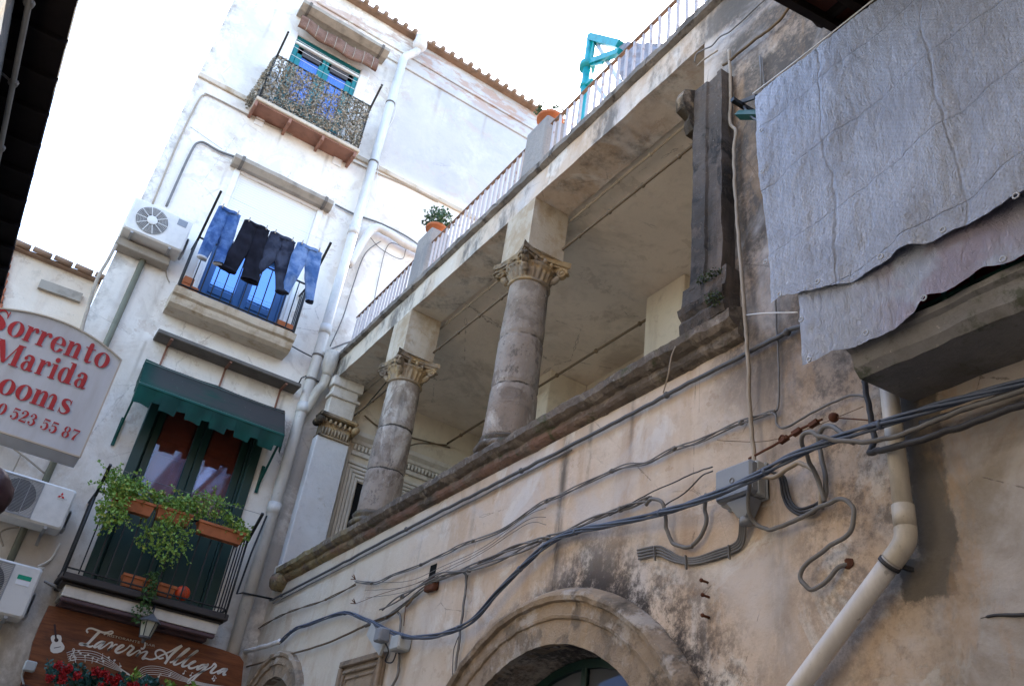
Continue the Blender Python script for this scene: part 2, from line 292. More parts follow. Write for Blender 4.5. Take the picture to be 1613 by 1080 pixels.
def fabric(name, a, b, sc_=9, rough=0.9, weave=140, bs=0.3, trans=0.0):
    m = Mt(name, rough, 0.15)
    k = m.mix(a, b, m.noise(sc_, 7, 0.6, 0.4).ss(0.35, 0.68))
    m.col(k); m.bump(m.noise(weave, 2) * 0.3 + m.noise(14, 5) * 0.8, bs, 0.01)
    return m.mat
MDENIM = fabric("mid_blue_denim", (0.025, 0.065, 0.19), (0.09, 0.16, 0.33))
MDENIML = fabric("pale_washed_denim", (0.045, 0.10, 0.24), (0.17, 0.25, 0.42), 7)
MDENIMD = fabric("dark_grey_denim", (0.012, 0.014, 0.026), (0.045, 0.052, 0.08), 5)
MBLKCL = fabric("black_trouser_cloth", (0.005, 0.005, 0.009), (0.012, 0.012, 0.020), 5)
def awn():
    m = Mt("dusty_green_awning_cloth", 0.85, 0.2)
    k = m.mix((0.003, 0.048, 0.034), (0.004, 0.033, 0.026), m.noise(3, 5).ss(0.4, 0.6))
    dirt = (m.z.ss(5.70, 5.80) * 0.8 + 0.05) * m.x.ss(0.66, 0.9) + m.x.ss(1.5, 2.3) * 0.25 * m.z.ss(5.5, 5.7)
    k = m.mix(k, (0.045, 0.042, 0.04), (dirt * m.noise(2.5, 8, 0.65, st=(1, 4, 4)).ss(0.25, 0.5)).mn(1.0))
    k = m.mix(k, (0.3, 0.28, 0.25), m.noise(40, 3).ss(0.7, 0.74) * .5 * m.z.ss(5.7, 5.8))
    return m.col(k).mat
MAWN = awn()
MAWNP = plain("green_awning_trim", (0.004, 0.07, 0.055), 0.6, 0.3, 0.1)
def tarp():
    m = Mt("white_woven_tarpaulin", 0.5, 0.35)
    k = m.mix((0.66, 0.73, 0.88), (0.54, 0.59, 0.71), m.noise(3.0, 6, 0.6, 0.4).ss(0.4, 0.65))
    grid = ((m.y * 260).m('SINE')) * ((m.z * 260).m('SINE'))
    k = m.mix(k, (0.33, 0.31, 0.31), grid.ss(0.1, 0.9) * 0.25)
    m.col(k)
    w1 = m.noise(20, 5, 0.6, 1.0, st=(1, 2.0, 0.6)); w2 = m.noise(46, 3, 0.55, 1.2, st=(1, 2.2, 0.7))
    cre = (m.y * 1.9 + m.noise(2, 3) * 0.3).m('FRACT') - 0.5
    crz = (m.z * 2.6 + m.y * 0.3 + m.noise(2, 3) * 0.3).m('FRACT') - 0.5
    w1 = (m.noise(22, 6, 0.6, 1.0, st=(1, 1.7, 0.75)) - 0.5).abs() * -3.0; w2 = (m.noise(60, 4, 0.55, 1.2, st=(1, 1.6, 0.9)) - 0.5).abs() * -1.6
    k = m.mix(k, (0.40, 0.42, 0.50), cre.abs().ss(0, 0.008, 1, 0).mx(crz.abs().ss(0, 0.006, 1, 0)) * .35); m.col(k)
    m.bump(w1 + w2 + cre.abs().ss(0, 0.02, -1.0, 0) + crz.abs().ss(0, 0.014, -0.9, 0), 1.0, 0.018)
    m.b.inputs["Transmission Weight"].default_value = 0.0
    return m.mat
MTARP = tarp()
def tarp2():
    m = Mt("thin_tarpaulin_over_red_cloth", 0.5, 0.3)
    k = m.mix((0.60, 0.65, 0.77), (0.42, 0.29, 0.37), m.y.ss(1.75, 1.45) * m.y.ss(.9, 1.2) * m.noise(5, 6, 0.6).ss(0.35, 0.55) * 0.55)
    m.col(k); m.bump((m.noise(22, 6, 0.6, 1.0, st=(1, 1.7, 0.75)) - 0.5).abs() * -3.0 + (m.noise(60, 4, 0.55, 1.2, st=(1, 1.6, 0.9)) - 0.5).abs() * -1.6, 1.0, 0.018)
    return m.mat
MTARP2 = tarp2()
MREDCL = fabric("crimson_cloth", (0.22, 0.01, 0.03), (0.12, 0.005, 0.02))
def wood():
    m = Mt("varnished_brown_board", 0.45, 0.35)
    g = m.noise(5, 8, 0.7, 0.8, st=(0.5, 1, 5))
    k = m.mix((0.115, 0.032, 0.011), (0.22, 0.070, 0.023), g.ss(0.35, 0.65))
    k = m.mix(k, (0.05, 0.02, 0.012), m.noise(2.5, 7, 0.7, st=(0.6, 1, 2.4), off=(4, 2, 6)).ss(0.55, 0.7) * 0.7)
    return m.col(k).bump(g, 0.3, 0.01).mat
MWOOD = wood()
def bamboo():
    m = Mt("bamboo_slat_blind", 0.7, 0.2)
    w = m.wave(55, 'Z', 0.5)
    k = m.mix((0.17, 0.085, 0.055), (0.32, 0.20, 0.15), w * m.noise(6, 5).ss(0.3, 0.6))
    return m.col(k).bump(w, 0.5, 0.01).mat
MBAMB = bamboo()
def roller():
    m = Mt("white_roller_shutter_slats", 0.5, 0.3)
    w = (m.z * 26).m('FRACT').ss(0.0, 0.12)
    return m.col(m.mix((0.50, 0.50, 0.50), (0.78, 0.78, 0.78), w)).bump(w, 0.6, 0.006).mat
MROLL = roller()
MCURT = fabric("white_net_curtain", (0.62, 0.64, 0.68), (0.72, 0.74, 0.78), 3)
def leaf(name, a, b, c=None, sc_=18):
    m = Mt(name, 0.55, 0.3)
    k = m.mix(a, b, m.noise(sc_, 3, 0.6).ss(0.38, 0.62))
    if c: k = m.mix(k, c, m.noise(sc_ * 1.3, 3, 0.6, off=(5, 5, 5)).ss(0.56, 0.64))
    m.col(k)
    m.b.inputs["Subsurface Weight"].default_value = 0.0
    return m.mat
MLEAF = leaf("fresh_green_leaves", (0.22, 0.36, 0.07), (0.13, 0.25, 0.04), (0.50, 0.52, 0.12))
MLEAFD = leaf("deep_green_leaves", (0.035, 0.085, 0.02), (0.06, 0.12, 0.03))
MLEAFT = leaf("grey_green_succulent_leaves", (0.04, 0.09, 0.045), (0.07, 0.13, 0.06), (0.02, 0.04, 0.025))
MLEAFB = leaf("blue_green_artificial_leaves", (0.04, 0.13, 0.12), (0.015, 0.06, 0.04), (0.10, 0.22, 0.24))
MREDF = leaf("red_petals", (0.42, 0.012, 0.015), (0.25, 0.006, 0.01), (0.6, 0.05, 0.04), 40)
MIVY = leaf("beige_and_olive_artificial_leaves", (0.42, 0.36, 0.28), (0.12, 0.12, 0.09), (0.6, 0.56, 0.5), 30)
MMOSS = leaf("dark_moss", (0.03, 0.05, 0.015), (0.05, 0.075, 0.02))
# ------------------------------------------------------------------ mesh building
class MB:
    def __init__(s): s.v = []; s.f = []; s.sm = []
    def add(s, vs, fs, smooth=False):
        o = len(s.v); s.v += [Vector(p) for p in vs]; s.f += [tuple(i + o for i in f) for f in fs]; s.sm += [smooth] * len(fs); return s
    def box(s, x0, x1, y0, y1, z0, z1):
        v = [(x, y, z) for x in (x0, x1) for y in (y0, y1) for z in (z0, z1)]
        return s.add(v, [(0, 1, 3, 2), (4, 6, 7, 5), (0, 4, 5, 1), (2, 3, 7, 6), (0, 2, 6, 4), (1, 5, 7, 3)])
    def bbox(s, x0, x1, y0, y1, z0, z1, b=0.01):
        """box with bevelled edges (chamfer along the three directions by an octagonal section in x-z)"""
        b = min(b, (x1 - x0) / 2.1, (z1 - z0) / 2.1, (y1 - y0) / 2.1)
        def ring(y, k):
            a0, a1, c0, c1 = x0 + k, x1 - k, z0 + k, z1 - k
            return [(a0 + b, y, c0), (a1 - b, y, c0), (a1, y, c0 + b), (a1, y, c1 - b), (a1 - b, y, c1), (a0 + b, y, c1), (a0, y, c1 - b), (a0, y, c0 + b)]
        v = ring(y0, b) + ring(y0 + b, 0) + ring(y1 - b, 0) + ring(y1, b); f = [tuple(range(7, -1, -1)), tuple(range(24, 32))]
        for r in range(3):
            for i in range(8):
                j = (i + 1) % 8; f.append((r * 8 + i, r * 8 + j, r * 8 + 8 + j, r * 8 + 8 + i))
        return s.add(v, [tuple(reversed(q)) for q in f])
    def bar(s, p, q, w, h=None, up=(0, 0, 1)):
        p, q = Vector(p), Vector(q); h = h or w; d = (q - p).normalized(); up = Vector(up)
        if abs(d.dot(up)) > 0.95: up = Vector((0, 1, 0))
        a = d.cross(up).normalized() * w / 2; b = d.cross(a).normalized() * h / 2
        v = [c + i * a + j * b for c in (p, q) for i, j in ((-1, -1), (1, -1), (1, 1), (-1, 1))]
        return s.add(v, [(3, 2, 1, 0), (4, 5, 6, 7), (0, 1, 5, 4), (1, 2, 6, 5), (2, 3, 7, 6), (3, 0, 4, 7)])
    def tube(s, pts, r, seg=8, smooth=True, cap=True, fine=0.0, hollow=False):
        pts = [Vector(p) for p in pts]
        if smooth and len(pts) > 2: pts = crv(pts)
        n = len(pts); rs = r if isinstance(r, (list, tuple)) else [r] * n
        if len(rs) != n: rs = [rs[min(len(rs) - 1, int(i * (len(rs) - 1) / (n - 1) + 0.5))] for i in range(n)]
        vs = []; fs = []; a = None
        for i, p in enumerate(pts):
            d = (pts[min(i + 1, n - 1)] - pts[max(i - 1, 0)])
            if d.length < 1e-9: d = Vector((0, 0, 1))
            d.normalize()
            if a is None: a = d.orthogonal().normalized()
            a = (a - d * a.dot(d))
            a = a.normalized() if a.length > 1e-6 else d.orthogonal().normalized()
            b = d.cross(a)
            for k in range(seg):
                t = 2 * math.pi * k / seg; vs.append(p + (a * math.cos(t) + b * math.sin(t)) * rs[i])
        for i in range(n - 1):
            for k in range(seg):
                j = (k + 1) % seg; fs.append((i * seg + k, i * seg + j, (i + 1) * seg + j, (i + 1) * seg + k))
        if cap and not hollow: fs += [tuple(range(seg - 1, -1, -1)), tuple(range((n - 1) * seg, n * seg))]
        return s.add(vs, fs, True)
    def lathe(s, cx, cy, prof, seg=48, fn=None, smooth=True):
        vs = []; fs = []; n = len(prof)
        for (r, z) in prof:
            for k in range(seg):
                t = 2 * math.pi * k / seg; rr = fn(r, z, t) if fn else r
                vs.append((cx + rr * math.cos(t), cy + rr * math.sin(t), z))
        for i in range(n - 1):
            for k in range(seg):
                j = (k + 1) % seg; fs.append((i * seg + k, i * seg + j, (i + 1) * seg + j, (i + 1) * seg + k))
        fs += [tuple(range(seg - 1, -1, -1)), tuple(range((n - 1) * seg, n * seg))]
        return s.add(vs, fs, smooth)
    def sweep(s, prof, t0, t1, n, axis='y', closed=True):
        """profile [(a, z)] with a = coordinate across; swept along axis"""
        vs = []; m = len(prof)
        for i in range(n + 1):
            t = t0 + (t1 - t0) * i / n
            for a, z in prof: vs.append((a, t, z) if axis == 'y' else (t, a, z))
        fs = []
        for i in range(n):
            for k in range(m if closed else m - 1):
                j = (k + 1) % m; fs.append((i * m + k, i * m + j, (i + 1) * m + j, (i + 1) * m + k))
        if closed: fs += [tuple(range(m)), tuple(range((n + 1) * m - 1, n * m - 1, -1))]
        return s.add(vs, fs)
    def sphere(s, c, r, n=8, st=(1, 1, 1)):
        c = Vector(c); vs = []; fs = []
        for i in range(n + 1):
            ph = math.pi * i / n
            for k in range(2 * n):
                t = math.pi * k / n; vs.append(c + Vector((math.sin(ph) * math.cos(t) * st[0], math.sin(ph) * math.sin(t) * st[1], math.cos(ph) * st[2])) * r)
        for i in range(n):
            for k in range(2 * n):
                j = (k + 1) % (2 * n); fs.append((i * 2 * n + k, (i + 1) * 2 * n + k, (i + 1) * 2 * n + j, i * 2 * n + j))
        return s.add(vs, fs, True)
    def prism(s, poly, fn, d):
        """2-D polygon (any simple outline) mapped by fn(a, b, depth)"""
        n = len(poly); vs = [fn(a, b, 0) for a, b in poly] + [fn(a, b, d) for a, b in poly]
        return s.add(vs, [tuple(range(n)), tuple(range(2 * n - 1, n - 1, -1))] + [(i, (i + 1) % n, n + (i + 1) % n, n + i) for i in range(n)])
    def rough(s, amp, scale, seed=0.0, start=0):
        for i in range(start, len(s.v)):
            p = s.v[i]; q = p * scale + Vector((seed, seed, seed))
            s.v[i] = p + noise.noise_vector(q) * amp + noise.noise_vector(q * 3.1) * amp * 0.4
        return s
def crv(pts, k=6):
    out = []; n = len(pts)
    for i in range(n - 1):
        p0, p1, p2, p3 = pts[max(i - 1, 0)], pts[i], pts[i + 1], pts[min(i + 2, n - 1)]
        for j in range(k):
            t = j / k
            out.append(0.5 * ((2 * p1) + (p2 - p0) * t + (2 * p0 - 5 * p1 + 4 * p2 - p3) * t * t + (3 * p1 - p0 - 3 * p2 + p3) * t ** 3))
    out.append(pts[-1]); return out
ORG = {}
def link(o): sc.collection.objects.link(o)
def root(name, label, cat, loc, group=None):
    o = bpy.data.objects.new(name, None); link(o); o.location = loc; o.empty_display_size = 0.2
    ORG[o.name] = Vector(loc); o["label"] = label; o["category"] = cat
    if group: o["group"] = group
    return o
def obj(name, mb, mat, parent=None, label=None, cat=None, group=None, kind=None):
    if parent is not None: org = ORG[parent.name]
    else:
        mn = [min(v[i] for v in mb.v) for i in range(3)]; mx = [max(v[i] for v in mb.v) for i in range(3)]
        org = Vector(((mn[0] + mx[0]) / 2, (mn[1] + mx[1]) / 2, mn[2]))
    me = bpy.data.meshes.new(name); me.from_pydata([v - org for v in mb.v], [], mb.f)
    me.polygons.foreach_set("use_smooth", mb.sm); me.update(); me.materials.append(mat)
    o = bpy.data.objects.new(name, me); link(o)
    if parent is not None: o.parent = parent
    else: o.location = org
    ORG[o.name] = org
    if label: o["label"] = label
    if cat: o["category"] = cat
    if group: o["group"] = group
    if kind: o["kind"] = kind
    return o
def leaves(mb, c, spread, n, size, up=0.3, flat=None):
    c = Vector(c)
    for _ in range(n):
        while True:
            d = Vector([random.uniform(-1, 1) for _ in range(3)])
            if d.length < 1: break
        p = c + Vector((d.x * spread[0], d.y * spread[1], d.z * spread[2]))
        a = Vector([random.uniform(-1, 1) for _ in range(3)]) + Vector((0, -0.4, up)); a.normalize()
        b = a.orthogonal(); b.rotate(Matrix.Rotation(random.uniform(0, 6.28), 3, a)); b.normalize(); q = a.cross(b)
        L = size * random.uniform(0.6, 1.3); w = L * random.uniform(0.35, 0.5)
        mb.add([p, p + b * L * .5 + q * w + a * w * .4, p + b * L, p + b * L * .5 - q * w + a * w * .4, p + b * L * 0.55], [(0, 4, 1), (1, 4, 2), (0, 3, 4), (4, 3, 2)])
    return mb
# ================================================================== SETTING
g = MB(); g.add([(-60, -60, 0), (60, -60, 0), (60, 60, 0), (-60, 60, 0)], [(0, 1, 2, 3)])
obj("street", g, MSTREET, kind="structure")
# ================================================================== WHITE HOUSE (facade A)
A = root("white_house", "tall white plastered house closing the lane, with three stacked balconies", "house", (1.5, YA, 0))
doors = [(0.95, 2.17, 3.62, 6.02), (0.88, 2.0, 7.06, 9.22), (0.93, 1.98, 10.3, 12.08)]
def wallA(mb, x0, x1, z0, z1, holes, y0, y1):
    xs = sorted({x0, x1} | {h[i] for h in holes for i in (0, 1)}); zs = sorted({z0, z1} | {h[i] for h in holes for i in (2, 3)})
    def solid(i, j):
        if i < 0 or j < 0 or i >= len(xs) - 1 or j >= len(zs) - 1: return False
        cx, cz = (xs[i] + xs[i + 1]) / 2, (zs[j] + zs[j + 1]) / 2
        return not any(h[0] < cx < h[1] and h[2] < cz < h[3] for h in holes)
    for i in range(len(xs) - 1):
        for j in range(len(zs) - 1):
            if not solid(i, j): continue
            a, b, c, d = xs[i], xs[i + 1], zs[j], zs[j + 1]
            mb.add([(a, y0, c), (b, y0, c), (b, y0, d), (a, y0, d)], [(0, 1, 2, 3)])
            mb.add([(a, y1, c), (b, y1, c), (b, y1, d), (a, y1, d)], [(3, 2, 1, 0)])
            if not solid(i - 1, j): mb.add([(a, y0, c), (a, y0, d), (a, y1, d), (a, y1, c)], [(0, 1, 2, 3)])
            if not solid(i + 1, j): mb.add([(b, y0, c), (b, y1, c), (b, y1, d), (b, y0, d)], [(0, 1, 2, 3)])
            if not solid(i, j - 1): mb.add([(a, y0, c), (a, y1, c), (b, y1, c), (b, y0, c)], [(0, 1, 2, 3)])
            if not solid(i, j + 1): mb.add([(a, y0, d), (b, y0, d), (b, y1, d), (a, y1, d)], [(0, 1, 2, 3)])
    return mb
ROOFZ = 13.32
w = MB(); wallA(w, -0.08, 5.6, 0, ROOFZ, doors + [(3.55, 3.95, 8.05, 9.0)], YA, YA + 0.4)
w.box(-0.08, 0.3, YA + 0.4, YA + 7, 0, ROOFZ); w.box(5.2, 5.6, YA + 0.4, YA + 7, 0, ROOFZ)
obj("wall", w, MA, A)
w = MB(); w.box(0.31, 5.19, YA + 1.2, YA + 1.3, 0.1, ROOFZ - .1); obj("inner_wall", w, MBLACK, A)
w = MB(); w.box(3.5, 4.0, YA + .15, YA + .19, 8, 9.05); obj("small_window_shutter", w, plain("grey_shutter_paint", (0.25, 0.25, 0.27)), A)
w = MB(); w.bbox(-0.09, 5.6, YA - 0.035, YA - 0.001, 10.39, 10.47, .01); w.rough(0.004, 9); obj("string_course", w, MBALC, A)
w = MB()
for z in (12.62, 12.9): w.bbox(1.0, 5.6, YA - 0.03, YA - 0.001, z, z + 0.05, .01)
obj("eaves_moulding", w, MA, A)
# roof tiles
w = MB()
w.box(-0.12, 5.7, YA - 0.12, YA + 0.5, ROOFZ + .001, ROOFZ + 0.05)
n = 33
for i in range(n):
    x = -0.1 + 5.75 * i / (n - 1); a = random.uniform(-.02, .02)
    w.tube([(x, YA - 0.165 + a, ROOFZ + 0.04 + a * .4), (x, YA + 0.3, ROOFZ + 0.14)], [0.042, 0.045], 10, False)
obj("roof_tiles", w, MTILE, A)
# ledges (concrete hoods over doors)
def ledge(x0, x1, z, dep, mat, th=0.05, brk=(0.1, 0.5, 0.9)):
    w = MB(); w.bbox(x0, x1, YA - dep, YA - .002, z, z + th, .008); w.rough(0.006, 6)
    l = obj("door_hood", w, mat, A)
    w = MB()
    for t in brk:
        x = x0 + (x1 - x0) * t
        w = MB(); w.bar((x, YA - dep + .02, z - .012), (x, YA - 0.02, z - 0.012), 0.03, 0.018); w.bar((x, YA - 0.012, z - 0.02), (x, YA - 0.012, z - 0.34), 0.022, 0.014)
        obj("hood_bracket", w, MBRACK, l)
ledge(0.66, 2.41, 6.46, 0.25, MLEDGE)
def gutterhood(x0, x1, z, dep):
    w = MB(); pr = [(YA - .002, z - .02), (YA - dep * .6, z - .03), (YA - dep, z + 0.03), (YA - dep, z + .09), (YA - .002, z + .13)]
    w.sweep(pr, x0, x1, 20, 'x'); w.rough(0.008, 5)
    l = obj("door_hood", w, MCONC, A); w = MB()
    for t in (0.08, 0.92):
        w = MB(); x = x0 + (x1 - x0) * t; w.sweep([(a - (.01 if i in (1, 2, 3) else 0), b + (-.01 if i < 3 else .01)) for i, (a, b) in enumerate(pr)], x - .02, x + .02, 1, 'x')
        obj("hood_bracket", w, MLEDGE, l)
gutterhood(0.73, 2.15, 9.27, 0.17)
gutterhood(0.80, 2.26, 12.44, 0.27)
# french doors
def frdoor(h, mat, dep=0.14, shutter=None, panel=None, glassmat=MGLASS, low=0.32, curtain=False, label=None):
    x0, x1, z0, z1 = h; y = YA + dep
    w = MB(); t = 0.07
    w.bbox(x0 + .002, x0 + t, y - .05, y + .02, z0, z1 - .002, .008); w.bbox(x1 - t, x1 - .002, y - .05, y + .02, z0, z1 - .002, .008); w.bbox(x0 + t, x1 - t, y - .05, y + .02, z1 - t, z1 - .002, .008)
    d = obj("french_door", w, mat, A, label=label); xm = (x0 + x1) / 2
    for a, b in ((x0 + t + .003, xm - .002), (xm + .002, x1 - t - .003)):
        w = MB(); s_ = 0.085; zl = z0 + (z1 - z0) * low
        w.bbox(a, a + s_, y - .04, y, z0 + .01, z1 - t - .004, .008); w.bbox(b - s_, b, y - .04, y, z0 + .01, z1 - t - .004, .008)
        for zz in (z0 + .01, zl, z1 - t - .1): w.bbox(a + s_, b - s_, y - .038, y - .002, zz, zz + .095, .006)
        w.bbox(a + s_, b - s_, y - .022, y - .008, z0 + .1, zl, .004)
        obj("door_leaf", w, mat, d)
        w = MB(); w.box(a + s_, b - s_, y - .02, y - .016, zl + .095, z1 - t - .1); obj("pane", w, glassmat, d)
        if panel:
            w = MB(); w.bbox(a + .02, b - .02, y + .03, y + .05, zl, z1 - t, .01)
            for k in range(2):
                zc = zl + .15 + k * (z1 - zl) * .45; w.bbox(a + .1, b - .1, y + .018, y + .031, zc, zc + (z1 - zl) * .33, .012)
            obj("inner_shutter", w, panel, d)
        if curtain:
            w = MB(); N = 60; vs = []; fs = []
            for i in range(N + 1):
                xx = a + .04 + (b - a - .08) * i / N; yy = y + .035 + .012 * math.sin(i * .9) + .006 * math.sin(i * 2.3)
                gap = 0.75 if False else 0
                vs += [(xx, yy, z0 + .1), (xx, yy, z1 - t - .02)]
            for i in range(N): fs.append((2 * i, 2 * i + 2, 2 * i + 3, 2 * i + 1))
            w.add(vs, fs, True); obj("net_curtain", w, MCURT, d)
    if shutter:
        w = MB(); w.box(x0 + .02, x1 - .02, YA + .03, YA + .05, shutter, z1 - .002); obj("roller_shutter", w, MROLL, d)
        w = MB()
        w.bbox(x0 + .001, x0 + .03, YA + .02, YA + .07, z0, z1 - .003, .004); w.bbox(x1 - .03, x1 - .001, YA + .02, YA + .07, z0, z1 - .003, .004)
        w.bbox(x0 + .03, x1 - .03, YA + .018, YA + .07, shutter - .06, shutter - .001, .004)
        obj("shutter_rail", w, MWHITE, d)
    return d
frdoor(doors[0], MGREEND, dep=.10, panel=MREDPANEL, low=0.42, glassmat=glass("door_glass", (0.9, 0.92, 0.95), 0.13))
for x in (doors[0][0] - .06, doors[0][1] - .05): w = MB(); w.bbox(x, x + .11, YA - .04, YA + .02, 3.6, 6.02, .008); obj("green_door_shutter", w, MGREEND, A)
frdoor(doors[1], MBLUED, shutter=8.25, low=0.16, glassmat=MGLASSB)
frdoor(doors[2], MTEALD, dep=.06, low=0.25, curtain=True)
w = MB(); w.bbox(0.80, 0.928, YA - .025, YA + .05, 10.1, 12.1, .008); w.bbox(1.982, 2.12, YA - .025, YA + .05, 10.1, 12.1, .008); w.bbox(.93, 1.98, YA - .02, YA + .03, 11.90, 11.94, .006)
obj("white_door_surround", w, MWHITE, A)
w = MB(); w.bbox(0.80, 0.878, YA - .02, YA + .015, 7.0, 9.30, .008); w.bbox(2.002, 2.08, YA - .02, YA + .015, 7.0, 9.30, .008); w.bbox(.88, 2.0, YA - .02, YA + .015, 9.222, 9.32, .008)
obj("white_door_surround", w, MWHITE, A)
w = MB(); w.box(.93, 1.97, YA + .06, YA + .075, 11.97, 12.08); w.box(1.0, 1.4, YA + .02, YA + .05, 11.75, 11.89); w.box(1.5, 1.95, YA + .02, YA + .05, 11.75, 11.89)
obj("insect_screen_box", w, plain("dark_grey_mesh", (0.07, 0.065, 0.07)), A)
# balconies: slab + railing
def railing(parent, x0, x1, yf, z0, z1, n, mat, arms=None, r=0.007, cx=None, mid=None, side=3):
    w = MB()
    for z in (z0 + 0.035, z1):
        t = 0.012 if z == z1 else 0.01
        w.bar((x0, yf, z), (x1, yf, z), 0.028, t, up=(0, 0, 1))
        for x in (x0, x1): w.bar((x, yf, z), (x, YA - .01, z), 0.022, t)
    rl = obj("railing", w, mat, parent)
    w = MB()
    for i in range(n + 1):
        x = x0 + (x1 - x0) * i / n; w.bar((x, yf, z0), (x, yf, z1 - .004), 0.013, 0.013)
    for x in (x0, x1):
        for k in range(1, side + 1): y = yf + (YA - yf) * k / (side + 1); w.bar((x, y, z0), (x, y, z1 - .004), 0.013, 0.013)
        w.tube([(x, yf, z0 - .05), (x, yf, z1 + .02)], 0.012, 8, False)
    obj("railing_bars", w, mat, parent)
    if arms:
        for x, d, h in arms: w = MB(); w.bar((x, yf, z1 - .05), (x, yf - d, z1 + h), 0.028, 0.028); obj("drying_arm", w, mat, parent)
# balcony 1
def balc_empty(label):
    o = bpy.data.objects.new("balcony", None); link(o); o.parent = A; ORG[o.name] = ORG[A.name]; o["label"] = label; return o
b1 = balc_empty("lowest balcony with black railing above the tavern board")
w = MB(); w.bbox(.665, 2.30, YA - .5, YA - .002, 3.575, 3.645, .01); w.bbox(.69, 2.27, YA - .475, YA - .002, 3.545, 3.574, .01); obj("slab", w, plain("dark_brown_slab", (0.05, 0.042, 0.04), 0.6), b1)
w = MB(); w.bbox(.74, 2.24, YA - .44, YA - .002, 3.44, 3.543, .004); obj("fascia", w, plain("white_fascia_paint", (0.62, 0.58, 0.52), 0.7), b1)
w = MB(); w.bbox(.745, 2.235, YA - .435, YA - .38, 3.395, 3.438, .01); w.bbox(.76, 2.2, YA - .3, YA - .002, 3.37, 3.43, .01); obj("soffit_trim", w, plain("purple_brown_trim", (0.10, 0.06, 0.065), 0.7), b1)
railing(b1, .685, 2.262, YA - .49, 3.65, 4.46, 13, MIRON, [(.685, .3, .19), (2.262, .3, .19)])
# balcony 2
b2 = balc_empty("middle balcony whose moulded slab is stained brown")
w = MB(); pr = [(YA - .002, 6.84), (YA - .22, 6.84), (YA - .28, 6.87), (YA - .30, 6.91), (YA - .31, 6.95), (YA - .35, 6.97), (YA - .36, 7.0), (YA - .37, 7.055), (YA - .002, 7.055)]
w.sweep(pr, .645, 2.15, 40, 'x'); w.rough(0.007, 5); obj("slab", w, MBALC, b2)
railing(b2, .68, 2.11, YA - .34, 7.06, 7.80, 12, MIRON, [(.68, .5, .40), (2.11, .5, .40)])
w = MB(); w.bbox(.70, .90, YA - .32, YA - .12, 7.06, 7.15, .01); w.bbox(.70, .82, YA - .32, YA - .12, 7.151, 7.25, .01); obj("brick_pile", w, MTERRA, label="stacked terracotta bricks at the left end of the jeans balcony floor", cat="bricks")
w = MB(); w.bbox(1.88, 2.09, YA - .32, YA - .12, 7.06, 7.19, .01); obj("terracotta_block", w, MTERRA, label="single terracotta block at the right end of the jeans balcony floor", cat="brick")
# balcony 3
b3 = balc_empty("top balcony on brown iron brackets")
w = MB(); w.bbox(.69, 2.25, YA - .32, YA - .002, 10.25, 10.315, .01); w.rough(.004, 6); obj("slab", w, MBALC, b3)
for i in range(4):
    x = .715 + i * .495; w = MB(); w.bbox(x - .02, x + .02, YA - .30, YA - .002, 10.15, 10.248, .005); obj("bracket", w, MBRACK, b3)
w = MB(); w.box(.74, 2.19, YA - .29, YA - .003, 10.225, 10.248); obj("soffit_board", w, MBRACK, b3)
railing(b3, .735, 2.215, YA - .3, 10.32, 11.18, 13, MIRON, [(.735, .3, .22), (2.215, .3, .22)])
# washing lines
w = MB()
for k in range(3):
    t = .35 + .3 * k; w.tube([(.735, YA - .3 - .3 * t, 11.16 + .22 * t), (1.45, YA - .3 - .3 * t, 11.14 + .22 * t), (2.215, YA - .3 - .3 * t, 11.16 + .22 * t)], 0.003, 5)
obj("washing_line", w, MWHITE, label="empty white washing lines strung across the top balcony", cat="washing line")
w = MB()
for k in range(3):
    t = .38 + .3 * k; w.tube([(.68, YA - .34 - .5 * t, 7.75 + .45 * t), (1.4, YA - .34 - .5 * t, 7.735 + .45 * t), (2.11, YA - .34 - .5 * t, 7.75 + .45 * t)], 0.0028, 5)
obj("washing_line", w, MWHITE, label="thin washing lines holding jeans in front of the middle balcony", cat="washing line")
w = MB()
for k in (1,): w.tube([(.685, YA - .78, 4.64), (1.4, YA - .78, 4.62), (2.262, YA - .78, 4.64)], 0.0025, 5)
obj("washing_line", w, MCGREY, label="thin wire strung between the arms of the flowered lowest balcony", cat="washing line")
# artificial leaf screen on top balcony
w = MB()
def lscreen(mb, n, fn, size):
    for _ in range(n):
        a, b = random.random(), random.random()
        if noise.noise(Vector((a * 9, b * 5, fn(0, 0).x))) + noise.noise(Vector((a * 30, b * 16, 2))) * .6 < -0.42: continue
        p = fn(a, b); leaves(mb, p, (.006, .012, .006), 1, size, 0.0)
lscreen(w, 5200, lambda a, b: Vector((.735 + 1.48 * a, YA - .315, 10.33 + .84 * b)), .034)
lscreen(w, 1700, lambda a, b: Vector((.725 - .13 * (1 - b) * (1 - abs(a - .5)), YA - .3 + .3 * a, 10.3 + .87 * b)), .034)
for i in range(30): x = .735 + 1.48 * i / 29; w.bar((x, YA - .308, 10.33), (x, YA - .308, 11.17), .004)
for i in range(14): z = 10.34 + .06 * i; w.bar((.735, YA - .309, z), (2.215, YA - .309, z), .003)
obj("leaf_screen", w, MIVY, label="beige and olive artificial leaf screening tied along the top balcony railing", cat="screen")
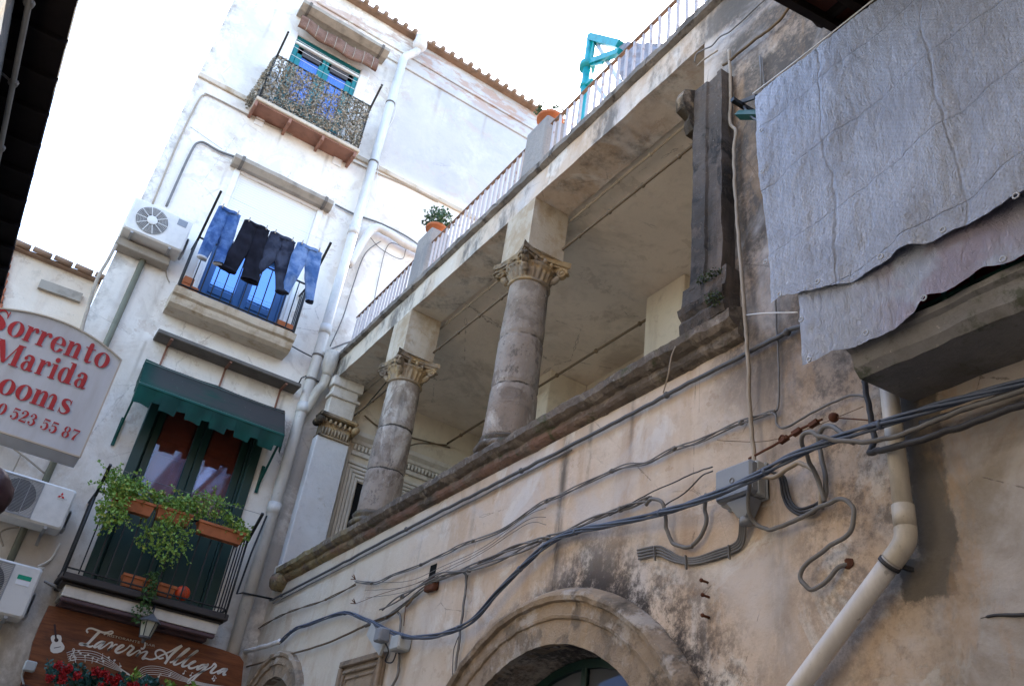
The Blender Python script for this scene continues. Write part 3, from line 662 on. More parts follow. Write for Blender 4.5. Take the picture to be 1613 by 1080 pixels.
# bamboo blind
w = MB(); N = 24; vs = []; fs = []
pr = [(YA - .10, 12.36), (YA - .16, 12.33), (YA - .20, 12.25), (YA - .22, 12.15), (YA - .22, 12.06), (YA - .20, 12.03), (YA - .16, 12.05), (YA - .15, 12.10)]
for i in range(N + 1):
    x = .86 + 1.3 * i / N; sag = -.05 * math.sin(math.pi * i / N) + .02 * math.sin(i * .7)
    for y, z in pr: vs.append((x, y, z + sag))
m_ = len(pr)
for i in range(N):
    for k in range(m_ - 1): fs.append((i * m_ + k, i * m_ + k + 1, (i + 1) * m_ + k + 1, (i + 1) * m_ + k))
w.add(vs, fs, True)
bl = root("bamboo_blind", "brown bamboo slat blind half rolled above the top balcony door", "blind", (1.5, YA - .15, 12.0))
obj("slats", w, MBAMB, bl)
w = MB()
for i in range(8): x = .98 + i * .155; w.tube([(x, y - .004, z - .05 * math.sin(math.pi * (x - .86) / 1.3)) for y, z in pr[:6]], .005, 5)
obj("cord", w, MCBEIG, bl)
# green awning
aw = root("green_awning", "dusty dark green awning with scalloped valance over the lowest balcony door", "awning", (1.5, YA, 5.2))
ax0, ax1 = .665, 2.33; N = 44
top = [(YA - .03, 6.10), (YA - .08, 6.165), (YA - .14, 6.15), (YA - .20, 6.08), (YA - .33, 5.90), (YA - .47, 5.71)]
w = MB(); vs = []; fs = []
for i in range(N + 1):
    x = ax0 + (ax1 - ax0) * i / N
    for j, (y, z) in enumerate(top):
        s_ = -.018 * math.sin(math.pi * (i % 22) / 22) * (1 if 1 < j < 5 else 0); vs.append((x, y, z + s_))
m_ = len(top)
for i in range(N):
    for k in range(m_ - 1): fs.append((i * m_ + k, (i + 1) * m_ + k, (i + 1) * m_ + k + 1, i * m_ + k + 1))
w.add(vs, fs, True)
for x, sgn in ((ax0, 1), (ax1, -1)):
    poly = [(YA - .03, 6.10)] + top[1:] + [(YA - .47, 5.50), (YA - .30, 5.47), (YA - .15, 5.52), (YA - .03, 5.50)]
    poly = poly[1:]
    w.add([(x + sgn * .002, a, b) for a, b in [(YA - .03, 6.1)] + top[1:] + [(YA - .36, 5.80), (YA - .2, 5.92)]], [tuple(range(len(top) + 2))])
obj("canopy", w, MAWN, aw)
w = MB(); vs = []; fs = []; N = 220
for i in range(N + 1):
    t = i / N; x = ax0 + (ax1 - ax0) * t; ph = (t * 6.0) % 1.0
    notch = 0.0 if ph < .66 else .075
    zz = 5.47 + notch + .006 * math.sin(t * 37); yy = YA - .475 - .012 * math.sin(t * 40)
    vs += [(x, YA - .475, 5.705), (x, yy, zz + .12 - .04), (x, yy - .004, zz)]
for i in range(N):
    for k in range(2): fs.append((i * 3 + k, (i + 1) * 3 + k, (i + 1) * 3 + k + 1, i * 3 + k + 1))
w.add(vs, fs, True)
for x in (ax0, ax1):                        # side flaps
    v = []; f = []
    for i in range(13):
        t = i / 12; y = YA - .475 + .40 * t; zt = 5.705 + (6.10 - 5.705) * t * .95; v += [(x, y, zt), (x, y + .004, zt - .24 + (.05 if int(t * 4) % 2 else 0))]
    for i in range(12): f.append((2 * i, 2 * i + 2, 2 * i + 3, 2 * i + 1))
    w.add(v, f)
obj("valance", w, MAWN, aw)
w = MB()
w.bar((ax0 + .01, YA - .47, 5.70), (ax1 - .01, YA - .47, 5.70), .022)
for x in (ax0 + .02, ax1 - .02):
    w.bar((x, YA - .46, 5.69), (x, YA - .03, 5.22), .02, .035)
    w.bar((x + .0, YA - .02, 5.12), (x, YA - .02, 5.45), .035, .02)
obj("folding_arm", w, MAWNP, aw)
w = MB(); w.bar((ax0, YA - .472, 5.713), (ax1, YA - .472, 5.713), .006); w.tube([(ax0, YA - .205, 6.09), (ax1, YA - .205, 6.09)], .004, 6, False); obj("piping", w, plain("grey_green_piping", (.16, .2, .18)), aw)
# washing: trousers
def trousers(name, label, wl, wr, z0, cro, legL, legR, mat, off, hemw=.085, hemmat=None):
    """wl, wr: waist x; legs: (x centre, z bottom)"""
    w = MB(); y0 = YA - off; seg = 20; wc = (wl + wr) / 2; hw = (wr - wl) / 2
    for si, (lx, lz) in enumerate((legL, legR)):
        vs = []; fs = []; R = 26; sg = -1 if si == 0 else 1
        for i in range(R + 1):
            t = i / R; z = z0 + (lz - z0) * t
            tc = (z0 - cro) / (z0 - lz)
            if t < tc:
                u = t / tc; cx = wc + sg * hw * (.50 + .05 * u); rx = hw * (.52 + .10 * u)
            else:
                u = (t - tc) / (1 - tc); c0 = wc + sg * hw * .55; cx = c0 + (lx - c0) * u; rx = hw * .62 * (1 - u) + hemw * u
            ry = .022 + .02 * math.sin(min(1, t * 1.6) * 1.5)
            for k in range(seg):
                a = 2 * math.pi * k / seg
                wr_ = 1 + .12 * noise.noise(Vector((a * 1.3, z * 7, si * 5 + wl))) + .07 * noise.noise(Vector((a * 3, z * 22, wl)))
                yy = y0 + ry * math.sin(a) * wr_ + .05 * t * noise.noise(Vector((wl * 3, t * 2.5, si))) + .022 * noise.noise(Vector((cx * 14 + math.cos(a) * 2, z * 9, 3))) + .012 * noise.noise(Vector((math.cos(a) * 5 + si, z * 3 + wl * 9, 3)))
                vs.append((cx + rx * math.cos(a) * (1 + .04 * (wr_ - 1)), yy + si * .003, z + .012 * math.cos(a) * (si - .5) * 2 * (1 if t == 1 else 0)))
        for i in range(R):
            for k in range(seg):
                j = (k + 1) % seg; fs.append((i * seg + k, (i + 1) * seg + k, (i + 1) * seg + j, i * seg + j))
        w.add(vs, fs, True)
    # waist seat filler joining both legs
    r = root(name, label, "trousers", (wc, y0, min(legL[1], legR[1])), "trousers drying on the line")
    obj("legs", w, mat, r)
    w = MB(); n = 24; vs = []; fs = []
    for i in range(n):
        a = 2 * math.pi * i / n; x = wc + hw * 1.03 * math.cos(a); y = y0 + .030 * math.sin(a) - .002
        for dz in (.018, -.02): vs.append((x, y, z0 + dz - .012 * abs(math.sin(2.5 * a)) + .006 * math.sin(a * 5)))
    for i in range(n): j = (i + 1) % n; fs.append((2 * i, 2 * i + 1, 2 * j + 1, 2 * j))
    w.add(vs, fs, True); obj("waistband", w, mat, r)
    for lx, lz in (legL, legR):
        w = MB(); w.lathe(0, 0, [(1, 0), (1.03, .018), (1.0, .03)], 16)
        for i in range(len(w.v) - 48, len(w.v)):
            p = w.v[i]; w.v[i] = Vector((lx + p.x * hemw * 1.02, y0 + p.y * .035, lz - .012 + p.z))
        obj("hem", w, hemmat or mat, r)
    w = MB()
    for s_ in (-.7, .7): w = MB(); w.bar((wc + hw * s_, y0 - .03, z0 - .015), (wc + hw * s_, y0 - .034, z0 + .045), .012, .008); obj("clothes_peg", w, MCBEIG, r)
pale = plain("pale_hem_thread", (0.4, 0.4, 0.42))
JY = .8
def tr(name, label, a, b, cr, l, r_, mat, hw, hem=None, yo=0.0):
    wa, wb = PA(*a, JY + yo), PA(*b, JY + yo); c = PA(*cr, JY + yo); L, R_ = PA(*l, JY + yo), PA(*r_, JY + yo)
    trousers(name, label, wa.x, wb.x, (wa.z + wb.z) / 2 - .02, c.z, (L.x, L.z), (R_.x, R_.z), mat, JY + yo, hw, hem)
tr("jeans", "mid blue jeans pegged leftmost on the line, beside the drying arm", (346, 322), (379, 340), (348, 368), (318, 406), (343, 416), MDENIM, .058, pale)
tr("trousers", "black wide trousers between the blue jeans and the dark grey jeans", (386, 345), (425, 362), (389, 393), (358, 424), (393, 443), MBLKCL, .105)
tr("jeans", "dark charcoal jeans with narrow legs between black trousers and pale jeans", (427, 364), (466, 380), (435, 410), (398, 432), (441, 460), MDENIMD, .06, None, -.02)
tr("jeans", "pale washed blue jeans pegged rightmost on the line", (469, 382), (508, 396), (486, 415), (449, 460), (487, 475), MDENIML, .05, MDENIMD, .02)
# AC units
def acunit(label, x0, x1, z0, z1, style, dep=.30, off=.36):
    y = YA - off; r = root("air_conditioner", label, "air conditioner", ((x0 + x1) / 2, y + dep / 2, z0), "air conditioners on the white house wall")
    w = MB(); w.bbox(x0, x1, y, y + dep, z0, z1, .018); obj("casing", w, MACW, r)
    fx = x0 + (x1 - x0) * (.36 if style != 'c' else .38); fz = (z0 + z1) / 2; R = (z1 - z0) * .40
    w = MB(); w.lathe(0, 0, [(R, 0), (R, .012), (R * .98, .016)], 40)
    for i in range(len(w.v)): p = w.v[i]; w.v[i] = Vector((fx + p.x, y - .001 - p.z * .25, fz + p.y))
    obj("fan_opening", w, plain("fan_well_grey", (0.20, 0.19, 0.18)) if style == 'c' else MACD, r)
    if style == 'c':
        w = MB()
        for k in range(4):
            a = k * math.pi / 2 + .4; pts = [(fx + R * .93 * math.cos(a + d) * s_, y - .008 - .002 * d, fz + R * .93 * math.sin(a + d) * s_) for d, s_ in ((0, .25), (.15, 1), (.9, 1), (.7, .25))]
            w.add(pts, [(0, 1, 2, 3)])
        obj("fan_blades", w, plain("dark_fan_blade", (0.14, 0.13, 0.125)), r)
        w = MB(); w.lathe(0, 0, [(R * .33, 0), (R * .33, .006), (R * .3, .009)], 24)
        for i in range(len(w.v)): p = w.v[i]; w.v[i] = Vector((fx + p.x, y - .012 - p.z, fz + p.y))
        for k in range(10):
            a = k * math.pi / 5; w.bar((fx + R * .3 * math.cos(a), y - .014, fz + R * .3 * math.sin(a)), (fx + R * math.cos(a), y - .012, fz + R * math.sin(a)), .008, .004, up=(0, 1, 0))
        for q in range(1, 8):
            rr = R * (.36 + .64 * q / 7); w.tube([(fx + rr * math.cos(t * math.pi / 20), y - .013, fz + rr * math.sin(t * math.pi / 20)) for t in range(41)], .0016, 4, False)
        obj("grille", w, MACW, r)
        w = MB(); w.box(x1 - .17, x1 - .06, y - .003, y - .001, z1 - .13, z1 - .04); obj("label_plate", w, MBOX, r)
    else:
        w = MB(); gx1 = fx + R * 1.13; gx0 = x0 + .03; n = 26
        for i in range(n + 1):
            z = z0 + .035 + (z1 - z0 - .07) * i / n; w.bar((gx0, y - .010, z), (gx1, y - .010, z), .004, .004, up=(0, 1, 0))
        for i in range(5):
            x = gx0 + (gx1 - gx0) * i / 4; w.bar((x, y - .014, z0 + .03), (x, y - .014, z1 - .03), .006, .004, up=(0, 1, 0))
        for zz in (z0 + .028, z1 - .028): w.bar((gx0, y - .009, zz), (gx1, y - .009, zz), .012, .01, up=(0, 1, 0))
        w.bar((gx1, y - .009, z0 + .028), (gx1, y - .009, z1 - .028), .012, .01, up=(0, 1, 0))
        obj("grille", w, MACG, r)
    w = MB(); w.bbox(x1 - .002 + .003, x1 + .035, y + .06, y + dep - .03, z0 + .03, z0 + (z1 - z0) * .55, .012); obj("valve_cover", w, MACG, r)
    for x in (x0 + .12, x1 - .14):
        w = MB(); w.bar((x, y + .01, z0 - .014), (x, YA - .002, z0 - .014), .03, .022); w.bar((x, YA - .01, z0 - .02), (x, YA - .01, z0 - .24 if False else z0 - .12), .03, .012)
        obj("bracket", w, MACG, r)
    return r, y
r_, y_ = acunit("white air conditioner with round spoked fan beside the jeans balcony", -.135, .565, 7.50, 7.955, 'c')
w = MB(); w.bbox(-.13, .5, YA - .17, YA - .002, 7.37, 7.475, .01); w.rough(.01, 6); obj("air_conditioner_shelf", w, MCONC, label="stained concrete shelf under the round-fan air conditioner", cat="shelf")
r_, y_ = acunit("white air conditioner with red three-diamond emblem left of the flowered balcony", -.24, .525, 4.03, 4.44, 'g')
w = MB()
def rhomb(cx, cz, ang, L, wd, y):
    d = Vector((math.cos(ang), 0, math.sin(ang))); q = Vector((-math.sin(ang), 0, math.cos(ang))); c = Vector((cx, y, cz))
    w.add([c, c + d * L * .5 + q * wd, c + d * L, c + d * L * .5 - q * wd], [(0, 1, 2, 3)])
for k in range(3): rhomb(.405, 4.345, math.radians(90 + 120 * k), .038, .011 * 1.0, y_ - .003)
obj("emblem", w, MREDLOGO, r_)
r2, y2 = acunit("white air conditioner with green sticker, lowest of the three", -.2, .515, 3.17, 3.64, 'g')
w = MB(); w.box(.33, .45, y2 - .004, y2 - .002, 3.50, 3.54); obj("sticker", w, MGREENLBL, r2)
w = MB(); w.box(.33, .45, y2 - .004, y2 - .002, 3.45, 3.495); obj("sticker", w, MWHITE, r2)
# text helper (flat letter meshes)
def text2d(s_, size, bold=0.0):
    cu = bpy.data.curves.new("t", 'FONT'); cu.body = s_; cu.size = size; cu.offset = bold; cu.resolution_u = 3
    o = bpy.data.objects.new("t", cu); link(o); bpy.context.view_layer.update()
    dg = bpy.context.evaluated_depsgraph_get(); me = o.evaluated_get(dg).to_mesh()
    vs = [(v.co.x, v.co.y) for v in me.vertices]; fs = [tuple(p.vertices) for p in me.polygons]
    o.evaluated_get(dg).to_mesh_clear(); bpy.data.objects.remove(o); bpy.data.curves.remove(cu)
    return vs, fs
vs, fs = text2d("MITSUBISHI", .017); w = MB(); w.add([(.375 + a, y_ - .003, 4.318 + b) for a, b in vs], fs)
vs, fs = text2d("ELECTRIC", .015); w.add([(.38 + a, y_ - .003, 4.302 + b) for a, b in vs], fs)
obj("lettering", w, MACG, r_)
# small things on white house: pipes and cables on plane A
def cabA(name, pts, off, r, mat, label, cat="cable", group=None, seg=6, smooth=True):
    w = MB(); w.tube([PA(u, v, off) for u, v in pts], r, seg, smooth); return obj(name, w, mat, label=label, cat=cat, group=group)
# main down pipe
dp = root("drain_pipe", "long white drain pipe running down the white house beside the balconies", "drain pipe", (2.55, YA - .12, 2.5))
xp = 2.535
w = MB(); w.tube([(xp, YA - .13, 2.6), (xp, YA - .13, 12.62)], .068, 20, False); w.tube([(xp, YA - .13, 12.62), (xp + .02, YA - .13, 12.72), (xp + .1, YA - .13, 12.84), (xp + .18, YA - .14, 12.98), (xp + .2, YA - .16, 13.12)], .062, 16)
for z in (4.9, 6.2, 7.35, 9.0): w.tube([(xp, YA - .13, z), (xp, YA - .13, z + .13)], .078, 20, False)
obj("pipe", w, MPVC, dp)
w = MB(); w.sphere((xp + .19, YA - .17, 13.1), .12, 10, (1, 1, 1.0)); w.tube([(xp + .19, YA - .17, 13.1), (xp + .19, YA - .17, 13.28)], .1, 16, False); obj("hopper", w, MPVCW, dp)
for z in (11.6, 10.35, 7.0, 6.65):
    w = MB(); w.tube([(xp, YA - .13, z), (xp, YA - .13, z + .03)], .074, 20, False); w.bar((xp + .06, YA - .1, z + .015), (xp + .09, YA - .002, z + .015), .02, .02); obj("pipe_clamp", w, MLEDGE, dp)
# branch funnel at corner of terrace
fp = root("gutter_funnel", "cream plastic funnel and elbow joining the drain pipe under the terrace corner", "drain pipe", (2.66, YA - .2, 5.8))
w = MB(); c = PA(490, 642, .16); e = PA(507, 612, .2); f_ = PA(514, 592, .22); t_ = PA(518, 568, .24)
w.tube([(xp, YA - .13, c.z - .12), (xp + .05, YA - .14, c.z - .02), (e.x - .05, e.y, e.z - .06), (e.x, e.y, e.z + .05), f_], .058, 14)
w.tube([f_, f_ + Vector((0, 0, .04)), (f_.x, f_.y, f_.z + .1), (f_.x, f_.y, f_.z + .34)], [.06, .062, .085, .098], 18, False)
w.rough(.002, 9)
obj("pipe", w, MPVCB, fp)
w = MB(); w.tube([(xp + .06, YA - .13, 8.5 + .0), PA(585, 362, .13), PA(610, 366, .13), PA(640, 385, .13), PA(672, 400, .13)], .06, 14); 
w.v = w.v; obj("branch_pipe", w, MPVC, label="white branch pipe crossing from the drain pipe towards the terrace post", cat="drain pipe")
# green-grey gutter down pipe on left
w = MB(); p0, p1 = PA(232, 395, .05), PA(232, 395, .05); w.tube([(p0.x, p0.y, 3.2), (p0.x, p0.y, p0.z - .02)], .035, 10, False); w.tube([(p0.x, p0.y, p0.z - .03), (p0.x, p0.y, p0.z)], .045, 10, False)
obj("drain_pipe", w, plain("mossy_grey_green_pipe", (0.16, 0.155, 0.11), 0.8), label="narrow mossy grey green drain pipe below the round-fan air conditioner", cat="drain pipe")
cabA("conduit", [(100, 715), (125, 540), (140, 480), (153, 440), (170, 410), (183, 385)], .32, .02, MCBEIG, "pair of tan conduits on the left edge of the white house", "conduit")
cabA("cable", [(183, 388), (190, 378), (200, 374), (230, 393)], .03, .012, MCDARK, "dark cable looping under the round-fan air conditioner shelf")
cabA("conduit", [(240, 322), (280, 225), (312, 160), (322, 150), (334, 152), (420, 195), (500, 228), (582, 267), (640, 292), (690, 318)], .02, .012, MCBEIG, "thin beige conduit framing the upper white wall", "conduit")
cabA("conduit", [(262, 325), (290, 262), (305, 232), (312, 225), (322, 225), (345, 238), (370, 247)], .03, .016, MCGREY, "grey conduit bending towards the hood over the roller shutter door", "conduit")
cabA("conduit", [(528, 322), (560, 338), (600, 352), (640, 372), (668, 392)], .03, .014, MCGREY, "grey conduit leaving the roller shutter hood towards the terrace", "conduit")
cabA("cable", [(600, 380), (575, 400), (556, 450), (540, 500), (520, 545)], .03, .008, MCGREY, "grey cables hanging beside the drain pipe on the white wall")
cabA("cable", [(640, 392), (612, 385), (596, 440), (585, 500)], .03, .006, MCGREY, "thin wire dropping below the branch pipe")
cabA("cable", [(582, 372), (600, 392), (632, 408), (640, 392), (650, 385)], .04, .006, MCGREY, "looped thin wire under the white branch pipe")
cabA("cable", [(270, 398), (262, 410), (262, 432), (267, 445)], .03, .008, MCBEIG, "short beige tail cable left of the jeans balcony")
cabA("cable", [(627, 130), (622, 180), (605, 215), (596, 262), (590, 330)], .05, .004, MWHITE, "thin white wire dangling beside the upper drain pipe")
cabA("cable", [(618, 720 - 200), (505, 560), (480, 650), (440, 780), (420, 850), (395, 930), (370, 1050)], .05, .012, MCGREY, "grey cables running down right of the white drain pipe")
cabA("cable", [(412, 700), (405, 715), (395, 760), (380, 805)], .02, .009, MCDARK, "black cable beside the green door frame")
cabA("cable", [(460, 545), (478, 555), (500, 566)], .1, .009, MCDARK, "dark rod between the jeans balcony and the drain pipe")
cabA("iron_rod", [(470, 605), (475, 595), (482, 592), (500, 600), (530, 612), (560, 625)], .12, .009, MIRON, "bent black iron rod crossing the drain pipe near the terrace corner", "rod", smooth=False)
cabA("iron_rod", [(420, 812), (396, 870), (373, 935), (382, 933), (430, 943)], .22, .011, MIRON, "bent black iron rod right of the flowered balcony", "rod", smooth=False)
cabA("cable", [(350, 245 - 10), (300, 200)], .01, .002, MCGREY, "hairline wire on the white wall")
for i in range(14):
    if i % 2: continue
cabA("cable", [(0, 690), (40, 720), (70, 745)], .05, .01, MCBEIG, "beige cable above the diamond-emblem air conditioner")
cabA("cable", [(95, 855), (80, 880), (60, 892), (70, 895)], .06, .012, MACW, "white insulated pipes between the two lower air conditioners")
cabA("cable", [(5, 860), (0, 840), (12, 832), (30, 830)], .06, .010, MCBEIG, "thin tan hose behind the green-sticker air conditioner")
w = MB()
for k in range(4): w.tube([PA(70 + k * 3, 915 + k * 2, .12), PA(90 + k * 2, 925, .16), PA(104 + k, 940 + k * 3, .12), PA(106 - k * 2, 955, .1)], .012, 6)
obj("cable_bundle", w, MACG, label="tangle of taped grey hoses beside the green-sticker air conditioner", cat="cable")
# plants on balcony 1
def plantbox(x0, x1, z, y, dep, h, mat, label, leafmat, clumps, n, size, stems=True):
    r = root("flower_box", label, "flower box", ((x0 + x1) / 2, y, z), "flower boxes on the lowest balcony")
    w = MB(); b = .02
    v = [(x0 + b, y - dep / 2 + b, z), (x1 - b, y - dep / 2 + b, z), (x1 - b, y + dep / 2 - b, z), (x0 + b, y + dep / 2 - b, z), (x0, y - dep / 2, z + h), (x1, y - dep / 2, z + h), (x1, y + dep / 2, z + h), (x0, y + dep / 2, z + h)]
    w.add(v, [(3, 2, 1, 0), (0, 1, 5, 4), (1, 2, 6, 5), (2, 3, 7, 6), (3, 0, 4, 7)])
    w.bbox(x0 - .008, x1 + .008, y - dep / 2 - .008, y - dep / 2 + .006, z + h - .03, z + h, .004)
    w.bbox(x0 - .008, x1 + .008, y + dep / 2 - .006, y + dep / 2 + .008, z + h - .03, z + h, .004)
    obj("box", w, mat, r)
    w = MB(); w.box(x0 + .006, x1 - .006, y - dep / 2 + .008, y + dep / 2 - .008, z + h - .03, z + h - .015); obj("soil", w, MSOIL, r)
    w = MB()
    for cx, cy, cz, sx, sy, sz, k in clumps: leaves(w, (cx, cy, cz), (sx * 1.3, sy * 1.3, sz * 1.3), int(n * k * 1.7), size * random.choice((.6, .75)))
    for cx, cy, cz, sx, sy, sz, k in clumps:
        for _ in range(int(9 * k) + 2):      # loose sprigs reaching out of the clump
            a = Vector((cx, cy, cz)); b = a + Vector((random.uniform(-1, 1) * sx * 1.9, random.uniform(-1, .4) * sy * 1.5, random.uniform(-.9, 1.5) * sz * 1.3)); md = (a + b) / 2 + Vector((0, 0, .03)); w.tube([a, md, b], .0022, 4)
            for q in range(6): leaves(w, md.lerp(b, q / 5), (.015, .015, .015), 2, size * .6)
        for _ in range(6):
            q = Vector((cx + random.uniform(-sx, sx) * .8, cy + random.uniform(-sy, sy) * .8, cz + random.uniform(-sz, sz) * .8)); w.tube([(min(max(q.x, x0 + .02), x1 - .02), y, z + h - .02), ((q.x + cx) / 2, (q.y + y) / 2 - .02, max(q.z, z + h) + .02), q], .003, 4)
    if clumps: obj("foliage", w, leafmat, r)
    return r
fy = YA - .56
plantbox(.83, 1.24, 4.33, fy, .13, .13, MTERRA, "terracotta box trailing bright green leaves at the left end of the lowest balcony", MLEAF,
         [(.79, fy - .05, 4.52, .12, .10, .10, 1.0), (.86, fy - .1, 4.28, .12, .08, .20, 1.1), (1.03, fy, 4.53, .18, .09, .10, 1.1)], 190, .055)
plantbox(1.27, 1.62, 4.34, fy, .13, .13, MTERRA, "middle terracotta box with a long hanging green plant on the lowest balcony", MLEAF,
         [(1.35, fy, 4.52, .13, .08, .08, .7), (1.50, fy - .08, 4.18, .13, .08, .24, 1.25), (1.56, fy, 4.53, .15, .09, .09, .9), (1.30, fy + .04, 4.14, .09, .05, .12, .25)], 190, .055)
plantbox(1.70, 2.19, 4.32, fy, .13, .13, MTERRA, "right terracotta box with leafy bush and small sprigs on the lowest balcony", MLEAF,
         [(1.75, fy, 4.62, .17, .1, .11, 1.2), (2.05, fy, 4.50, .12, .07, .08, .5), (2.18, fy - .03, 4.45, .07, .05, .10, .25)], 170, .055)
plantbox(1.20, 1.72, 3.66, YA - .40, .14, .12, MTERRA, "long orange planter standing on the floor of the lowest balcony", MLEAFD, [(1.45, YA - .47, 3.78, .06, .04, .06, .3)], 60, .03)
w = MB(); w.sphere((1.80, YA - .42, 3.745), .075, 12, (1, .6, 1)); o_ = root("ceramic_ornament", "round orange-red ceramic ornament at the railing foot of the lowest balcony", "ornament", (1.8, YA - .42, 3.66)); obj("disc", w, MORANGE, o_)
w = MB()
for a, b_ in (((-.03, .0), (.0, .04)), ((.01, .03), (.03, -.01)), ((-.04, -.02), (-.01, -.04)), ((0, 0), (.02, -.04))): w.tube([(1.8 + a[0], YA - .475, 3.745 + a[1]), (1.8 + (a[0] + b_[0]) / 2 + .008, YA - .478, 3.745 + (a[1] + b_[1]) / 2), (1.8 + b_[0], YA - .475, 3.745 + b_[1])], .004, 5)
obj("relief_face", w, MREDPANEL, o_)
# ivy sprig hanging over lantern
w = MB(); c = PA(240, 930, .56)
for i in range(9):
    t = i / 8; q = PA(244 - 22 * t, 905 + 70 * t, .57); leaves(w, q, (.05 + .07 * t, .05, .05), 26, .035)
w.tube([PA(244, 900, .56), PA(240, 930, .57), PA(232, 970, .57)], .004, 5)
obj("trailing_plant", w, MLEAFD, label="small-leaved green sprig trailing from the balcony over the lantern", cat="plant")
# ------------------------------------------------------------------ tavern board
SO = .22
tv = root("tavern_sign", "long varnished brown tavern board with white script lettering and guitar", "sign", (1.65, YA - .2, 2.4))
outl = [(46, 1036), (52, 1010), (62, 985), (77, 953), (110, 957), (170, 972), (240, 990), (300, 1008), (350, 1022), (378, 1033), (384, 1042), (378, 1100), (372, 1160), (200, 1120), (30, 1085)]
P_ = [PA(u, v, SO) for u, v in outl]
w = MB(); w.prism([(p.x, p.z) for p in P_], lambda a, b, d: Vector((a, YA - SO + d, b)), .05); obj("board", w, MWOOD, tv)
def sg(u, v, e=.004): return PA(u, v, SO + e)
LAY = [0]
def ribbon(mb, pts, wd, e0=.004, conv=None):
    """brush stroke: pts [(u,v,width scale)] in photo pixels on the board"""
    LAY[0] += 1; e = e0 + (LAY[0] % 23) * .00022
    P = crv([Vector((p[0], p[1], p[2] if len(p) > 2 else 1.0)) for p in pts], 6) if len(pts) > 2 else [Vector((p[0], p[1], p[2] if len(p) > 2 else 1.0)) for p in pts]
    vs = []; fs = []
    for i, p in enumerate(P):
        d = P[min(i + 1, len(P) - 1)] - P[max(i - 1, 0)]; q = Vector((-d.y, d.x, 0)); q.normalize(); h = wd * p.z / 2
        vs += [sg(p.x + q.x * h, p.y + q.y * h, e), sg(p.x - q.x * h, p.y - q.y * h, e)]
    for i in range(len(P) - 1): fs.append((2 * i, 2 * i + 1, 2 * i + 3, 2 * i + 2))
    mb.add(vs, fs)
w = MB()
def z1(l): return [(120 + p[0] / 11.52, 980 + p[1] / 11.52, *(p[2:] if len(p) > 2 else ())) for p in l]
def z2(l): return [(240 + p[0] / 11.52, 1000 + p[1] / 11.52, *(p[2:] if len(p) > 2 else ())) for p in l]
SC = 3.3
for s_ in ([(215, 180, 1), (190, 150, .8), (215, 110, .8), (290, 105, .9), (400, 145, 1), (480, 175, 1), (560, 175, .8), (640, 155, .8), (665, 180, .8), (620, 205, .7), (560, 195, .6), (500, 215, .6)],
           [(440, 150, 1.3), (370, 215, 1.3), (280, 310, 1.3), (200, 385, 1.2), (110, 400, 1.1), (65, 385, 1.1), (110, 375, .9), (180, 405, 1), (250, 435, 1), (310, 415, .7)],
           [(530, 355, .8), (460, 340, .9), (380, 380, 1), (325, 435, 1), (360, 445, .8), (440, 395, .7), (515, 350, .8), (470, 400, 1), (410, 455, 1.1), (450, 465, .8), (520, 425, .6), (585, 375, .6)],
           [(585, 372, .7), (650, 355, .8), (655, 385, 1), (620, 450, 1.2), (580, 495, 1.1), (640, 455, .7), (700, 400, .7), (750, 395, .7)],
           [(740, 500, .6), (820, 455, .6), (865, 420, .8), (830, 405, .9), (760, 450, 1.1), (715, 510, 1.2), (750, 545, 1.1), (830, 525, .8), (920, 470, .6), (985, 405, .7)],
           [(990, 405, 1.2), (1010, 425, 1), (1045, 455, 1), (990, 510, 1.1), (935, 565, 1.2), (965, 590, 1), (1040, 555, .7), (1110, 510, .6), (1160, 500, .7)],
           [(1160, 500, .9), (1150, 545, 1), (1095, 605, 1.1), (1160, 560, .7), (1240, 525, .7), (1290, 530, .9), (1250, 590, 1.1), (1205, 650, 1.2), (1260, 645, .8), (1340, 665, .7), (1440, 650, .7), (1540, 590, .6), (1613, 565, .6)],
           [(1170, 465, 1), (1215, 470, .9), (1245, 425, .8), (1250, 350, .5)]):
    ribbon(w, z1(s_), SC)
for s_ in ([(0, 435, .7), (80, 405, .7), (200, 345, .7), (330, 290, .8), (440, 230, 1), (540, 185, 1.2)],
           [(205, 405, .8), (130, 420, .8), (70, 370, .8), (60, 300, .9), (130, 260, .9), (210, 290, .9), (260, 360, 1), (265, 430, .8)],
           [(540, 185, 1.1), (430, 275, 1.2), (330, 370, 1.2), (225, 515, 1.2)],
           [(315, 490, .8), (380, 470, .8), (480, 400, .7), (590, 320, .7), (670, 250, .7), (660, 235, .8), (590, 280, .9), (470, 400, 1.1), (390, 510, 1.1), (430, 530, .9), (520, 490, .7)],
           [(520, 490, .7), (640, 410, .7), (760, 330, .7), (825, 280, .8), (790, 285, .8), (700, 360, .9), (600, 460, 1.1), (540, 550, 1.1), (590, 560, .9), (660, 530, .6)],
           [(660, 545, .6), (740, 500, .7), (785, 470, .8), (740, 475, .9), (670, 530, 1.1), (670, 590, 1.1), (740, 590, .9), (840, 545, .6)],
           [(980, 535, .8), (900, 535, .9), (820, 590, 1), (820, 620, 1), (890, 590, .8), (1015, 520, .8), (930, 620, 1.1), (800, 740, 1), (700, 840, .9), (640, 860, .8), (690, 780, .7), (830, 690, .7), (960, 630, .6), (1070, 570, .6), (1120, 505, .8)],
           [(1115, 505, 1.3), (1155, 550, 1), (1100, 610, 1.1), (1060, 670, 1.2), (1110, 680, .8), (1200, 640, .6), (1290, 600, .6)],
           [(1340, 605, .8), (1270, 610, .9), (1200, 665, 1), (1195, 690, 1), (1260, 660, .8), (1360, 605, .8), (1310, 665, 1.1), (1290, 710, 1.1), (1340, 705, .8)]):
    ribbon(w, z2(s_), SC)
obj("script_lettering", w, MLETTER, tv)
